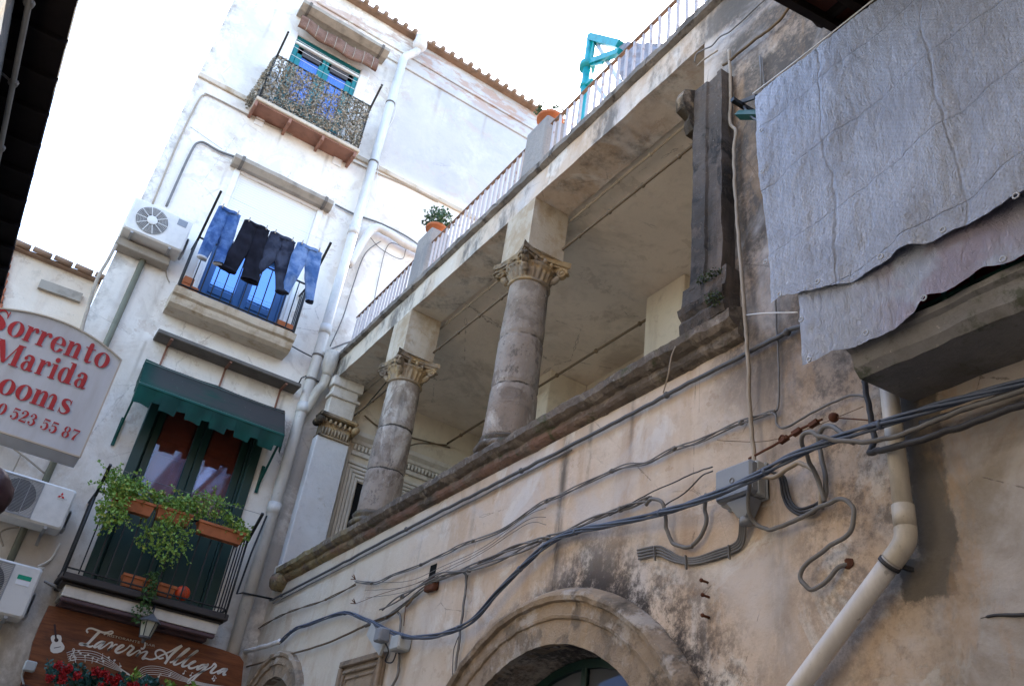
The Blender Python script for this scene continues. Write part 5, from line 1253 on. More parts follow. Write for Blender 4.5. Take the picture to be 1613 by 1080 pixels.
# ------------------------------------------------------------------ right balcony of loggia building
bx = XB - .36
e = bpy.data.objects.new("balcony", None); link(e); e.parent = B; ORG[e.name] = ORG[B.name]; e["label"] = "mossy concrete balcony at the right, under the white tarpaulin"
w = MB(); w.sweep([(XB - .002, 3.43), (bx + .05, 3.41), (bx + .02, 3.44), (bx + .005, 3.495), (bx - .015, 3.505), (bx - .015, 3.53), (XB - .002, 3.53)], -1.5, 1.80, 60, 'y'); w.rough(.01, 5); w.rough(.004, 20); obj("slab", w, MRBALC, e)
w = MB()
for z in (3.57, 4.35): w.bar((bx + .03, -1.5, z), (bx + .03, 1.74, z), .02, .012)
for i in range(30): y = 1.74 - i * .11; w.bar((bx + .03, y, 3.525), (bx + .03, y, 4.35), .014)
obj("railing", w, MGIRON, e)
w = MB(); N = 60; vs = []; fs = []
for i in range(N + 1):
    y = 1.66 - 2.6 * i / N; xx = bx + .06 + .012 * math.sin(i * 1.1); vs += [(xx, y, 3.54), (xx + .005, y, 4.2)]
for i in range(N): fs.append((2 * i, 2 * i + 2, 2 * i + 3, 2 * i + 1))
w.add(vs, fs, True); obj("cloth", w, MREDCL, label="crimson cloth behind the green railing under the tarpaulin", cat="cloth")
# tarpaulin
def sheet(top, bot, off, N, Mz, amp, seed):
    T = [PB(u, v, off) for u, v in top]; Bt = [PB(u, v, off) for u, v in bot]
    def interp(P, t):
        L = [0]
        for a, b in zip(P[:-1], P[1:]): L.append(L[-1] + abs(b.y - a.y))
        s_ = t * L[-1]
        for i in range(len(P) - 1):
            if s_ <= L[i + 1] + 1e-9: return P[i].lerp(P[i + 1], (s_ - L[i]) / max(1e-9, L[i + 1] - L[i]))
        return P[-1]
    T = crv(T, 5) if len(T) > 2 else T; Bt = crv(Bt, 6)
    vs = []; fs = []
    for i in range(N + 1):
        t = i / N; a, b = interp(T, t), interp(Bt, t)
        for j in range(Mz + 1):
            s_ = j / Mz; p = a.lerp(b, s_)
            h = amp * (s_ * .8 + .2)
            d = h * (noise.noise(Vector((p.y * 3.2 + p.z * 1.2, p.z * .6, seed))) * 1.4 + noise.noise(Vector((p.y * 9, p.z * 2.2, seed))) * .4) + .006 * noise.noise(Vector((p.y * 26, p.z * 14, seed))) + .0035 * noise.noise(Vector((p.y * 60, p.z * 26, seed)))
            vs.append((p.x + d, p.y, p.z))
    for i in range(N):
        for j in range(Mz): fs.append((i * (Mz + 1) + j, i * (Mz + 1) + j + 1, (i + 1) * (Mz + 1) + j + 1, (i + 1) * (Mz + 1) + j))
    return vs, fs
tp = root("white_tarpaulin", "large crinkled white tarpaulin with metal eyelets hung over the right balcony", "tarpaulin", (XB - .45, 1.2, 3.6))
w = MB(); vs, fs = sheet([(1189, 152), (1285, 77), (1380, 1), (1480, -80), (1700, -255)], [(1208, 474), (1228, 461), (1253, 459), (1300, 450), (1342, 437), (1380, 417), (1420, 392), (1462, 383), (1507, 360), (1560, 338), (1613, 306), (1700, 260), (1820, 200)], .45, 240, 150, .05, 1.0)
w.add(vs, fs, True); obj("upper_sheet", w, MTARP, tp)
w = MB(); vs, fs = sheet([(1253, 400), (1400, 300), (1613, 180), (1750, 90)], [(1268, 577), (1290, 567), (1310, 553), (1335, 548), (1360, 536), (1395, 522), (1420, 506), (1440, 490), (1458, 468), (1490, 462), (1512, 450), (1545, 424), (1580, 417), (1613, 400), (1700, 355), (1800, 300)], .41, 200, 70, .02, 5.0)
w.add(vs, fs, True); obj("lower_sheet", w, MTARP2, tp)
for u, v, off in ((1206, 412, .47), (1228, 464, .49), (1288, 443, .50), (1387, 404, .51), (1485, 362, .51), (1600, 308, .51), (1201, 270, .47), (1199, 205, .47), (1262, 503, .44), (1274, 566, .44), (1364, 524, .44), (1455, 469, .44), (1580, 408, .44)):
    c = PB(u, v, off + .012); w = MB(); w.tube([c + Vector((0, .010 * math.cos(t * .5236), .010 * math.sin(t * .5236))) for t in range(13)], .0032, 6, False); obj("eyelet", w, MGALV, tp)
w = MB(); w.tube([PB(1186, 148, .44), PB(1285, 72, .44), PB(1620, -195, .44)], .004, 6); obj("rope", w, MWHITE, tp)
w = MB(); w.tube([PB(1175, 496, .05), PB(1205, 493, .3), PB(1256, 492, .40)], .003, 5); obj("tie_cord", w, MWHITE, tp)
# green awning case behind tarp corner
ga = root("folded_green_awning", "folded dark green awning end sticking out behind the tarpaulin corner", "awning", (XB - .2, 2.35, 5.3))
w = MB(); a, b = PB(1167, 160, .16), PB(1215, 200, .34)
w.prism([(0, 0), (.03, .05), (.10, .055), (.13, .0), (.09, -.04)], lambda p, q, d: Vector((XB - .12 - p * 1.2 - d * .4, 2.46 - d, 5.47 + q * .8 - p * .5 - d * 1.1)), .30)
obj("cloth_roll", w, MAWNP, ga)
w = MB(); w.bar(PB(1165, 162, .12), PB(1192, 152, .42), .02); w.tube([PB(1170, 165, .2), PB(1180, 180, .3), PB(1200, 195, .4)], .008, 6); w.bar((XB, 2.45, 5.52), (XB - .3, 2.45, 5.5), .025); obj("awning_arm", w, MIRON, ga)
# wooden roof canopy top right
wc = root("tiled_canopy", "dark red wooden canopy at the upper right, lengthened out of view to block skylight", "canopy", (XB - .3, 1, 5.9))
w = MB()
p0, p1 = PB(1320, 55, 0), PB(1210, -5, .62)
p1 = p0 + (p1 - p0) * 2.3  # reach stretched out of view to block skylight over the lane
for k in range(44):
    o_ = Vector((0, -.16 * k - .02, .0)); w.bar(p0 + o_ + Vector((0, 0, .03)), p1 + o_ + Vector((0, 0, .03)), .045, .06)
obj("rafter", w, MDWOOD, wc)
w = MB(); n_ = Vector((0, 0, .065)); w.add([p0 + n_ + Vector((0, .03, 0)), p1 + n_ + Vector((0, .03, 0)), p1 + n_ + Vector((0, -7.0, 0)), p0 + n_ + Vector((0, -7.0, 0)), p0 + n_ * 2 + Vector((0, .03, 0)), p1 + n_ * 2 + Vector((0, .03, 0)), p1 + n_ * 2 + Vector((0, -7.0, 0)), p0 + n_ * 2 + Vector((0, -7.0, 0))], [(0, 1, 2, 3), (7, 6, 5, 4), (0, 4, 5, 1), (1, 5, 6, 2), (2, 6, 7, 3), (3, 7, 4, 0)])
obj("boarding", w, MREDW, wc)
w = MB()
for t in (.1, .45, .8): c = p0.lerp(p1, t); w.tube([c + Vector((0, .04, .1)), c + Vector((0, -6.9, .12))], .06, 8, False)
obj("roof_tiles", w, MDWOOD, wc)
# ------------------------------------------------------------------ turquoise hoist on the terrace
ho = root("turquoise_steel_frame", "turquoise steel post and bracket with bracing standing on the terrace", "steel frame", (XB + 1.6, 6.6, 7.06))
OF = -1.4
w = MB(); t0 = PB(931, 57, OF); b0 = Vector((t0.x, t0.y, 7.06)); pj = PB(925, 105, OF)
w.tube([b0, (t0.x, t0.y, t0.z)], .055, 14, False); w.tube([(t0.x, t0.y, pj.z - .05), (t0.x, t0.y, pj.z + .04)], .11, 12, False)
obj("post", w, MTEAL, ho)
w = MB(); q = PB(977, 71, OF); w.bar((t0.x, t0.y, t0.z - .03), q, .10, .10); w.bar((t0.x, t0.y, pj.z + .05), PB(977, 82, OF), .08, .08); k_ = PB(933, 96, OF); w.bar((t0.x + .0, t0.y, k_.z), PB(950, 99, OF), .03)
w.bar(PB(937, 62, OF), PB(932, 97, OF), .03); w.bar((t0.x, t0.y, pj.z - .4), PB(934, 127, OF), .07, .05)
w.tube([(t0.x, t0.y, pj.z - .42), (t0.x, t0.y, pj.z - .36)], .07, 12, False)
obj("bracket_arm", w, MTEAL, ho)
w = MB(); w.bar(PB(940, 68, OF - .05), PB(983, 140, OF - .05), .05); w.bar(PB(938, 133, OF - .05), PB(960, 162, OF - .05), .05); obj("brace", w, MGALV, ho)
cl = MB(); vs = []; fs = []; N, Mz = 40, 20
for i in range(N + 1):
    t = i / N; a = PB(975 + 125 * t, 66 + 6 * t, OF); b = PB(973 + 130 * t, 128 - 30 * t, OF)
    for j in range(Mz + 1):
        p = a.lerp(b, j / Mz); vs.append((p.x + .03 * math.sin(t * 9 + j * .1) * (.3 + j / Mz) + .05 * noise.noise(Vector((t * 12, j * .3, 0))), p.y, p.z + (.03 * math.sin(t * 20) if j == Mz else 0)))
for i in range(N):
    for j in range(Mz): fs.append((i * (Mz + 1) + j, i * (Mz + 1) + j + 1, (i + 1) * (Mz + 1) + j + 1, (i + 1) * (Mz + 1) + j))
cl.add(vs, fs, True); obj("pale_rippled_shape", cl, fabric("pale_grey_surface", (0.27, 0.27, 0.31), (0.20, 0.20, 0.24)), label="pale grey rippled shape beside the turquoise steel frame", cat="sheet")  # rippled surface stands in for a pale solid object
# ------------------------------------------------------------------ cables and pipes on facade B
def cabB(name, pts, r, mat, label, cat="cable", off=.03, seg=7, smooth=True, extra=None):
    w = MB(); P = [PB(p[0], p[1], p[2] if len(p) > 2 else off) for p in pts]; Q = crv(P, 9) if smooth and len(P) > 2 else P; amp = min(.006, r * .7) if smooth else 0
    Q = [q + Vector((0, 1, 1)) * amp * noise.noise(q * 11) + Vector((0, -1, 1)) * amp * noise.noise(q * 23) for q in Q]; w.tube(Q, r, seg, False)
    if extra: extra(w, P)
    return obj(name, w, mat, label=label, cat=cat)
def twist(pts, n, r, R, turns, mat, label, off=.1):
    w = MB(); P = crv([PB(p[0], p[1], p[2] if len(p) > 2 else off) for p in pts], 14); m = len(P)
    for k in range(n):
        Q = []
        for i, p in enumerate(P):
            d = (P[min(i + 1, m - 1)] - P[max(i - 1, 0)]).normalized(); a = d.orthogonal().normalized() if abs(d.z) < .9 else d.orthogonal().normalized(); a = Vector((-1, 0, 0)); a = (a - d * a.dot(d)).normalized(); b = d.cross(a)
            th = 2 * math.pi * (k / n + turns * i / m) + noise.noise(Vector((i * .03, k, 0))) * 1.2; rr = R * (1 + .35 * noise.noise(Vector((i * .05, k * 7, 1)))); Q.append(p + a * rr * math.cos(th) + b * rr * math.sin(th))
        w.tube(Q, r, 7, False)
    for i in range(12, m - 1, 31):
        d = (P[i + 1] - P[i]).normalized(); w.tube([P[i] - d * .008, P[i] + d * .008], R + r * 1.15, 10, False)
    return obj("cable_bundle", w, mat, label=label, cat="cable")
main = [(440, 1012, .05), (462, 992, .05), (485, 983, .05), (540, 965, .05), (575, 975, .09), (625, 998, .09), (660, 1003, .09), (700, 997, .09), (745, 975, .08), (790, 925, .07), (830, 885, .06), (870, 852, .06), (910, 836, .06), (950, 828, .08), (1030, 810, .10), (1100, 789, .14), (1180, 755, .2), (1250, 718, .2), (1330, 687, .18), (1430, 655, .16), (1520, 628, .14), (1640, 595, .12)]
twist(main, 4, .0068, .0115, 6, MCBLUE, "thick twisted blue grey cables sweeping across the whole peach wall")
second = [(300, 1075, .05), (440, 1035, .04), (520, 1010, .04), (575, 985, .04), (615, 968, .04), (650, 940, .04), (680, 918, .04), (700, 908, .04), (740, 893, .04), (800, 866, .04), (850, 850, .04), (878, 842, .04), (940, 815, .04), (990, 797, .04), (1025, 785, .04)]
twist(second[3:], 3, .006, .011, 4, MCGREY, "grey wire bundle clipped above the twisted blue cables", .04)
cabB("cable", second[:6] + [(640, 955, .05)], .009, MCBRN, "old brown cable drooping low over the small arch")
twist([(600, 960, .05), (640, 935, .06), (690, 906, .06), (735, 898, .06), (790, 880, .06), (850, 852, .05)], 2, .006, .012, 2, MCGREY, "pair of slack grey wires under the grey wire bundle", .04)
twist([(405, 990, .03), (440, 970, .03), (470, 958, .03), (510, 945, .03), (560, 920, .03)], 2, .005, .006, 3, MCBRN, "brown twisted wires rising from the corner towards the iron spike", .03)
twist([(560, 915, .03), (590, 918, .03), (620, 905, .03), (660, 890, .03), (700, 872, .03), (730, 857, .03), (790, 835, .03), (840, 800, .03), (880, 780, .03), (920, 762, .03), (980, 735, .03), (1020, 728, .03), (1065, 705, .03), (1100, 695, .03), (1160, 668, .03), (1205, 652, .03), (1222, 648, .03)], 3, .0042, .009, 4, MCGREY, "long thin grey wires climbing the wall below the cornice", .03)
for k, (dv) in enumerate((0, 14, 26)):
    cabB("wire", [(575, 915 + dv, .03), (640, 915 + dv * .6, .05), (700, 890 + dv * .4, .05), (760, 862 + dv * .3, .05), (830, 812 + dv * .5, .04), (860, 800 + dv, .03)], .0022, MCGREY, ("topmost", "middle", "lowest")[k] + " of three hairline wires fanning out below the cornice")
cabB("wire", [(560, 950, .03), (600, 935, .03), (650, 920, .03), (690, 907, .03)], .002, MRUST, "thin rusty wire from the iron spike to the square hole")
cabB("conduit", [(425, 945, .03), (443, 937, .03), (540, 886, .03), (640, 833, .03), (740, 782, .03), (821, 741, .03), (950, 675, .03), (1050, 622, .03), (1150, 570, .03), (1240, 523, .03), (1262, 513, .03), (1300, 500, .03)], .012, MBOXD, "straight dark grey conduit running just under the stone cornice", "conduit", extra=lambda w, P: [w.sphere(p, .02, 5) for p in P[1::2]])
cabB("conduit", [(430, 950, .02), (540, 893, .02), (640, 841, .02), (780, 770, .02), (900, 708, .02)], .006, MCGREY, "thin second conduit below the straight dark conduit", "conduit")
cabB("cable", [(1148, 78, .04), (1151, 150, .04), (1150, 195, .04), (1160, 206, .04), (1156, 235, .04), (1158, 300, .05), (1164, 380, .05), (1172, 480, .06), (1178, 560, .06), (1181, 640, .05), (1187, 715, .05), (1192, 738, .06), (1202, 750, .08), (1218, 752, .08), (1240, 738, .07), (1262, 730, .06), (1280, 740, .06), (1292, 765, .05), (1295, 800, .04)], .0105, MCBEIG, "thick beige cable hanging down the dark pilaster and looping by the grey box", seg=8)
cabB("cable", [(1180, 760, .14), (1179, 800, .10), (1188, 822, .06), (1205, 833, .05), (1225, 831, .05), (1260, 815, .05), (1300, 795, .07), (1325, 786, .08), (1340, 793, .08), (1345, 812, .08), (1335, 840, .07), (1305, 862, .05), (1275, 885, .05), (1262, 905, .05), (1267, 922, .05), (1282, 926, .04), (1305, 912, .03), (1320, 895, .02), (1336, 887, .0)], .0095, MCGREY, "fat grey cable snaking in an S below the grey junction box into a wall hole", seg=8)
w = MB(); c = PB(1338, 887, .0); w.sphere(c, .024, 7, (.35, 1, 1)); w.rough(.008, 30); obj("cable_hole", w, MRUST, label="rusty wall hole where the S-shaped grey cable ends", cat="hole")
cabB("cable", [(1018, 795, .05), (1028, 785, .07), (1042, 790, .07), (1047, 805, .06), (1050, 835, .04), (1060, 855, .03), (1075, 862, .03), (1090, 860, .03)], .010, MCGREY, "grey cable curling down to the clipped conduit ribbon", seg=8)
cabB("cable", [(1112, 778, .08), (1110, 800, .04), (1113, 820, .03), (1105, 845, .03), (1090, 858, .03)], .010, MCGREY, "grey cable dropping from the left side of the grey junction box", seg=8)
w = MB()
for k in range(4):
    w.tube([PB(1004 + k * .6, 866 + 4.6 * k, .012), PB(1035, 860 + 4.6 * k, .014), PB(1052, 866 + 4.6 * k, .014), PB(1070, 876 + 3.2 * k, .014), PB(1095, 878 + 3.2 * k, .014), PB(1130, 866 + 4.2 * k, .014), PB(1155, 857 + 4 * k, .014), PB(1164 + 2 * k, 845 + 4 * k, .016), PB(1166 + 3 * k, 818, .05)], .0058, 7)
for u, v in ((1031, 870), (1080, 884), (1148, 868)): p = PB(u, v - 10, .024); q = PB(u + 1, v + 12, .024); w.bar(p, q, .012, .006)
obj("conduit_ribbon", w, MCGREY, label="ribbon of four grey conduits clipped flat below the junction box", cat="conduit")
w = MB()
for k in range(3):
    w.tube([PB(1214 + 6 * k, 742 + 2 * k, .05), PB(1228 + 4 * k, 752, .03), PB(1233 + 5 * k, 780, .02), PB(1243 + 4 * k, 800 - 2 * k, .02), PB(1262, 811 - 5 * k, .02), PB(1280, 808 - 6 * k, .02), PB(1292, 795 - 3 * k, .03)], .0065, 7)
obj("cable_loop", w, MCDARK, label="dark U-shaped cable loops right of the grey junction box", cat="cable")
cabB("cable", [(1296, 800, .04), (1302, 770, .03), (1297, 735, .03), (1290, 700, .03), (1292, 680, .05), (1303, 670, .08), (1320, 676, .1), (1335, 692, .12), (1345, 697, .12)], .0105, MCGREY, "grey cable arching up behind the twisted blue cables", seg=8)
cabB("cable", [(1300, 790, .05), (1290, 760, .06), (1272, 720, .12), (1264, 692, .2), (1272, 680, .22), (1295, 688, .22), (1340, 696, .2), (1400, 690, .18), (1450, 672, .16), (1520, 645, .14), (1640, 605, .12)], .0095, MCGREY, "grey cable bending sharply beside the twisted blue cables towards the right edge", seg=8)
cabB("cable", [(1370, 712, .08), (1400, 706, .14), (1450, 692, .16), (1520, 670, .14), (1640, 628, .12)], .013, MCDARK, "dark thick cable crossing the fat drain pipe towards the right edge", seg=8)
cabB("cable", [(1450, 668, .05), (1530, 640, .05), (1640, 600, .05)], .012, MCDARK, "dark cable tight against the wall under the mossy balcony", seg=8)
cabB("conduit", [(1362, 600, .06), (1366, 625, .06), (1374, 660, .06), (1376, 690, .06), (1372, 710, .08)], .012, MCDARK, "short dark vertical conduit left of the fat drain pipe", "conduit", seg=8)
cabB("cable", [(1222, 648, .03), (1227, 632, .02), (1226, 560, .02), (1222, 480, .02), (1224, 400, .02), (1200, 90, .02)], .005, MCGREY, "thin vertical grey cable behind the tarpaulin edge")
cabB("cable", [(1213, 648, .03), (1222, 655, .03), (1224, 668, .03), (1235, 674, .03), (1262, 660, .03), (1300, 640, .03), (1335, 623, .03), (1362, 625, .05)], .0055, MCGREY, "thin grey cable dipping beside the rusty turnbuckle")
cabB("cable", [(960, 812, .05), (1020, 778, .05), (1060, 760, .05), (1100, 742, .06), (1122, 735, .08)], .0035, MCDARK, "thin dark wire rising to the top of the grey junction box")
cabB("cable", [(1048, 795, .05), (1080, 775, .05), (1105, 750, .06), (1122, 742, .08)], .0035, MCDARK, "second thin dark wire rising to the grey junction box")
cabB("wire", [(1130, 693, .03), (1200, 695, .05), (1260, 680, .05), (1360, 640, .05)], .0018, MCBRN, "hairline wire above the rusty turnbuckle")
# turnbuckle
w = MB(); w.tube([PB(1180, 722, .05), PB(1235, 692, .06), PB(1262, 675, .06), PB(1295, 660, .06)], .006, 6)
for u, v in ((1235, 692), (1255, 680), (1282, 667)): w.bar(PB(u - 6, v + 4, .06), PB(u + 6, v - 4, .06), .022, .02)
c = PB(1234, 692, .06); w.tube([c + Vector((-.01, .016 * math.cos(t * .63), .016 * math.sin(t * .63))) for t in range(11)], .005, 5, False); w.sphere(PB(1313, 657, .05), .022, 6); w.rough(.002, 40)
w.tube([PB(1318, 658, .05), PB(1350, 660, .06), PB(1400, 664, .06)], .003, 5)
obj("turnbuckle", w, MRUST, label="rusty iron turnbuckle stretched above the twisted blue cables", cat="turnbuckle")
# grey junction box
jb = root("junction_box", "big grey junction box on the peach wall behind the twisted cables", "junction box", (XB - .08, 2.76, 3.2))
w = MB(); y0, y1, zt, zb_ = 2.62, 2.87, 3.44, 3.235
a = PB(1125, 740, .11); b = PB(1182, 722, .11); c = PB(1127, 792, .11)
y1, y0, zt, zb_ = a.y, b.y, (a.z + b.z) / 2, c.z
w.bbox(XB - .11, XB - .02, y0, y1, zb_, zt, .012); obj("cover", w, MBOX, jb)
w = MB(); w.bbox(XB - .02 + .001, XB - .002, y0 - .01, y1 + .01, zb_ - .01, zt + .01, .006); w.bbox(XB - .07, XB - .02, y0 - .004, y1 + .004, zb_ - .004, zt + .004, .006); obj("back_box", w, MBOXL, jb)
w = MB(); yc = (y0 + y1) / 2; w.tube([(XB - .112, yc + .0 + .013 * math.cos(t * .5236), (zt + zb_) / 2 + .013 * math.sin(t * .5236)) for t in range(13)], .0022, 5, False)
obj("embossed_ring", w, MCGREY, jb)
w = MB(); v = [(XB - .1, y0 + .02, zb_ - .011), (XB - .1, y0 + .16, zb_ - .011), (XB - .02, y0 + .16, zb_ - .011), (XB - .02, y0 + .02, zb_ - .011), (XB - .08, y0 + .06, zb_ - .09), (XB - .08, y0 + .11, zb_ - .09), (XB - .03, y0 + .11, zb_ - .09), (XB - .03, y0 + .06, zb_ - .09)]
w.add(v, [(0, 1, 2, 3), (7, 6, 5, 4), (0, 4, 5, 1), (1, 5, 6, 2), (2, 6, 7, 3), (3, 7, 4, 0)]); w.tube([(XB - .055, y0 + .085, zb_ - .09), (XB - .055, y0 + .085, zb_ - .12)], .028, 12, False); obj("cable_gland", w, MBOX, jb)
# small boxes lower left
s1 = PB(595, 1005, .10); r = root("small_lamp_box", "pair of small grey electric fittings tilted on the peach wall near the twisted cables", "electric fitting", s1)
w = MB(); a, b = PB(583, 990, .10), PB(603, 1022, .10); w.bar(a, b, .10, .02, up=(1, 0, 0)); obj("back_plate", w, MBOXL, r)
w = MB(); c = PB(601, 1000, .14); w.bbox(c.x - .04, c.x + .05, c.y - .05, c.y + .05, c.z - .05, c.z + .05, .01); obj("housing", w, MBOX, r)
w = MB(); w.tube([PB(606, 1010, .1), PB(612, 1025, .08), PB(607, 1040, .05), PB(618, 1042, .04), PB(625, 1025, .05)], .006, 6); obj("lead", w, MCDARK, r)
w = MB(); c = PB(630, 1013, .06); w.bbox(XB - .11, XB - .002, c.y - .075, c.y + .075, c.z - .055, c.z + .055, .012); obj("junction_box", w, MBOXL, label="small pale grey junction box beside the tilted electric fittings", cat="junction box")
cabB("conduit", [(627, 963, .03), (631, 975, .03), (629, 1003, .03)], .010, MCGREY, "short grey conduit entering the small pale junction box", "conduit")
cabB("conduit", [(629, 1024, .03), (628, 1045, .03), (625, 1065, .03), (612, 1090, .03)], .010, MCGREY, "grey conduit dropping below the small pale junction box", "conduit")
cabB("conduit", [(728, 899, .03), (734, 906, .03), (734, 925, .03), (728, 970, .03), (722, 1020, .03), (718, 1050, .03), (712, 1100, .03)], .009, MCGREY, "pair of grey conduits dropping left of the big arch", "conduit")
cabB("cable", [(737, 905, .03), (727, 985, .03), (719, 1010, .03), (714, 1030, .03), (712, 1100, .03)], .003, MCDARK, "thin dark wire beside the conduits left of the big arch")
cabB("conduit", [(368, 1028, .1), (400, 1022, .1), (425, 1015, .08), (441, 1009, .06)], .024, MPVCW, "short white plastic sleeve holding the cables at the corner", "conduit", seg=12)
cabB("wire", [(640, 945, .04), (636, 985, .04)], .003, MRUST, "short rusty wire hanging from the grey wire bundle")
# square hole with dark brick
w = MB(); a, b = PB(676, 893), PB(690, 905); w.box(XB - .004, XB + .05, 5.80, 5.93, 3.62, 3.72)
c = PB(682, 900); w = MB(); w.box(XB - .004, XB - .002, c.y - .05, c.y + .05, c.z - .055, c.z + .055); obj("wall_hole", w, MBLACK, label="small square dark hole in the peach wall", cat="hole")  # flat black plate stands in for the dark inside a hole
w = MB(); c = PB(680, 922, .02); w.bbox(XB - .05, XB - .002, c.y - .09, c.y + .06, c.z - .045, c.z + .045, .01); w.rough(.01, 20); obj("rusty_iron_block", w, MRUST, label="rusty iron block fixed to the wall just below the square hole", cat="bracket")
for (u, v, l_) in ((1115, 917, "upper"), (1117, 940, "middle"), (1117, 972, "lowest")):
    w = MB(); c = PB(u, v); w.tube([c, c + Vector((-.04, 0, 0))], .006, 6, False); w.sphere(c + Vector((-.04, 0, 0)), .010, 5); obj("iron_nail", w, MRUST, label=l_ + " of three rusty nails on the wall right of the big arch", cat="nail")
for (u, v, l_) in ((560, 912, "forked rusty spike where the brown wires meet"), (560, 950, "rusty star-shaped anchor below the forked spike")):
    w = MB(); c = PB(u, v, .02)
    for k in range(4): a = k * .9; w.tube([c, c + Vector((-.03, .035 * math.cos(a), .035 * math.sin(a)))], .004, 5, False)
    obj("iron_spike", w, MRUST, label=l_, cat="spike")
# fat drain pipe on right
rp = root("fat_drain_pipe", "fat cream plastic drain pipe that bends diagonally down the right wall", "drain pipe", (XB - .1, 2.0, 2.2))
P0 = [PB(1385, 590, .09), PB(1390, 640, .09)]
top_, elb, bot_ = PB(1405, 700, .10), PB(1413, 845, .10), PB(1235, 1105, .10)
yv = 1.845
w = MB(); w.tube([(XB - .07, yv, 3.56), (XB - .07, yv, 2.97)], .035, 22, False); obj("upper_pipe", w, MPVCB, rp)
w = MB(); w.tube([(XB - .07, yv, 2.985), (XB - .07, yv, 2.90)], .0405, 22, False); w.tube([(XB - .07, yv, 2.91), (XB - .07, yv + .003, 2.87), (XB - .07, yv + .02, 2.835), (XB - .07, yv + .07, 2.79)], .040, 22); obj("elbow", w, MPVCB, rp)
w = MB(); w.tube([(XB - .07, yv + .05, 2.808), (XB - .07, bot_.y + .4, bot_.z - .33)], .037, 22, False); obj("sloping_pipe", w, MPVCW, rp)
w = MB(); dd = (Vector((0, bot_.y + .4 - yv - .09, bot_.z - .33 - 2.755))).normalized(); c = Vector((XB - .07, yv + .075, 2.786)); w.tube([c, c + dd * .014], .043, 22, False); w.bar(c, c + Vector((.1, -.05, -.02)), .015); obj("pipe_clamp", w, MCDARK, rp)
# crack ledge lower right
w = MB(); w.tube([PB(1545, 973, .0), PB(1570, 968, .004), PB(1600, 968, .006), PB(1640, 966, .006)], [.001, .005, .006, .006], 6); obj("wall_crack", w, MCDARK, B)
# cables at the upper right near the wall top
cabB("cable", [(1094, 98, .03), (1099, 84, .04), (1120, 73, .03), (1135, 58, .03), (1155, 46, .03), (1200, 4, .03), (1240, -30, .03)], .0055, MCGREY, "thin grey cables running up from the dark pilaster to the canopy")
cabB("cable", [(1098, 104, .03), (1110, 93, .03), (1130, 80, .03)], .006, MCBEIG, "beige cable loop at the head of the dark pilaster")
cabB("cable", [(1138, 104, .04), (1150, 95, .04), (1190, 62, .04), (1225, 35, .04), (1246, 8, .04), (1275, -20, .04)], .0095, MCBRN, "thick brown cable slanting up towards the dark canopy")
cabB("cable", [(1197, 88, .03), (1200, 140, .03)], .005, MCGREY, "short grey cable end hanging above the tarpaulin corner")
cabB("cable", [(1064, 545, .13), (1058, 560, .14), (1052, 590, .14), (1045, 618, .1)], .004, MCBEIG, "short beige cable hanging over the cornice")
# ================================================================== LEFT SIDE STREET HOUSE (dark eave)
Cc = root("left_house", "dark shaded house at the left edge with overhanging tiled eave", "house", (-2.5, 0, 0))
w = MB(); w.box(-4.5, -1.12, 2.9, 9.0, 0, 5.0); obj("wall", w, MCLOW, Cc)  # lower wall made cream to bounce warm sunlight across the lane
w = MB(); w.box(-4.5, -1.12, -9, 2.899, 0, 5.0); obj("wall", w, MCUP, Cc, label="unseen near wall of the left house, kept dark to dim the right side")  # dark tone chosen to cut bounced light near the camera
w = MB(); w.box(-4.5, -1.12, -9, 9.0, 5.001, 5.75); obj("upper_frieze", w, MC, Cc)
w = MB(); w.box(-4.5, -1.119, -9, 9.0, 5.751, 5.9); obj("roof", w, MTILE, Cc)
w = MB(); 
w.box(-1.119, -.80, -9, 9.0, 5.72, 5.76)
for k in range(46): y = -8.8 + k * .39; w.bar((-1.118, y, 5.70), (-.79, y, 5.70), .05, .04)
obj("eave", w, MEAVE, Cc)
w = MB()
for k in range(110):
    y = -8.9 + k * .163; w.tube([(-1.1, y, 5.84), (-.83, y, 5.79)], .026, 8, False)
obj("roof_tiles", w, MEAVE, Cc)
w = MB(); w.tube([(-1.0, -3, 5.55), (-1.0, 8.9, 5.55)], .018, 8, False)
for k in range(12): w.tube([(-1.0, k * .75, 5.54), (-1.0, k * .75, 5.57)], .03, 8, False); w.bar((-1.0, k * .75, 5.55), (-1.12, k * .75, 5.6), .012)
obj("eave_conduit", w, MCGREY, Cc)
w = MB(); w.box(-1.118, -1.06, -3, 9, 5.25, 5.5); obj("wall_moulding", w, MC, Cc)
w = MB(); w.box(-4.5, -1.13, -9, 1.6, 5.9, 10.0); obj("unseen_sky_blocker", w, MCUP, Cc)  # unseen height added to block skylight on the right-hand wall
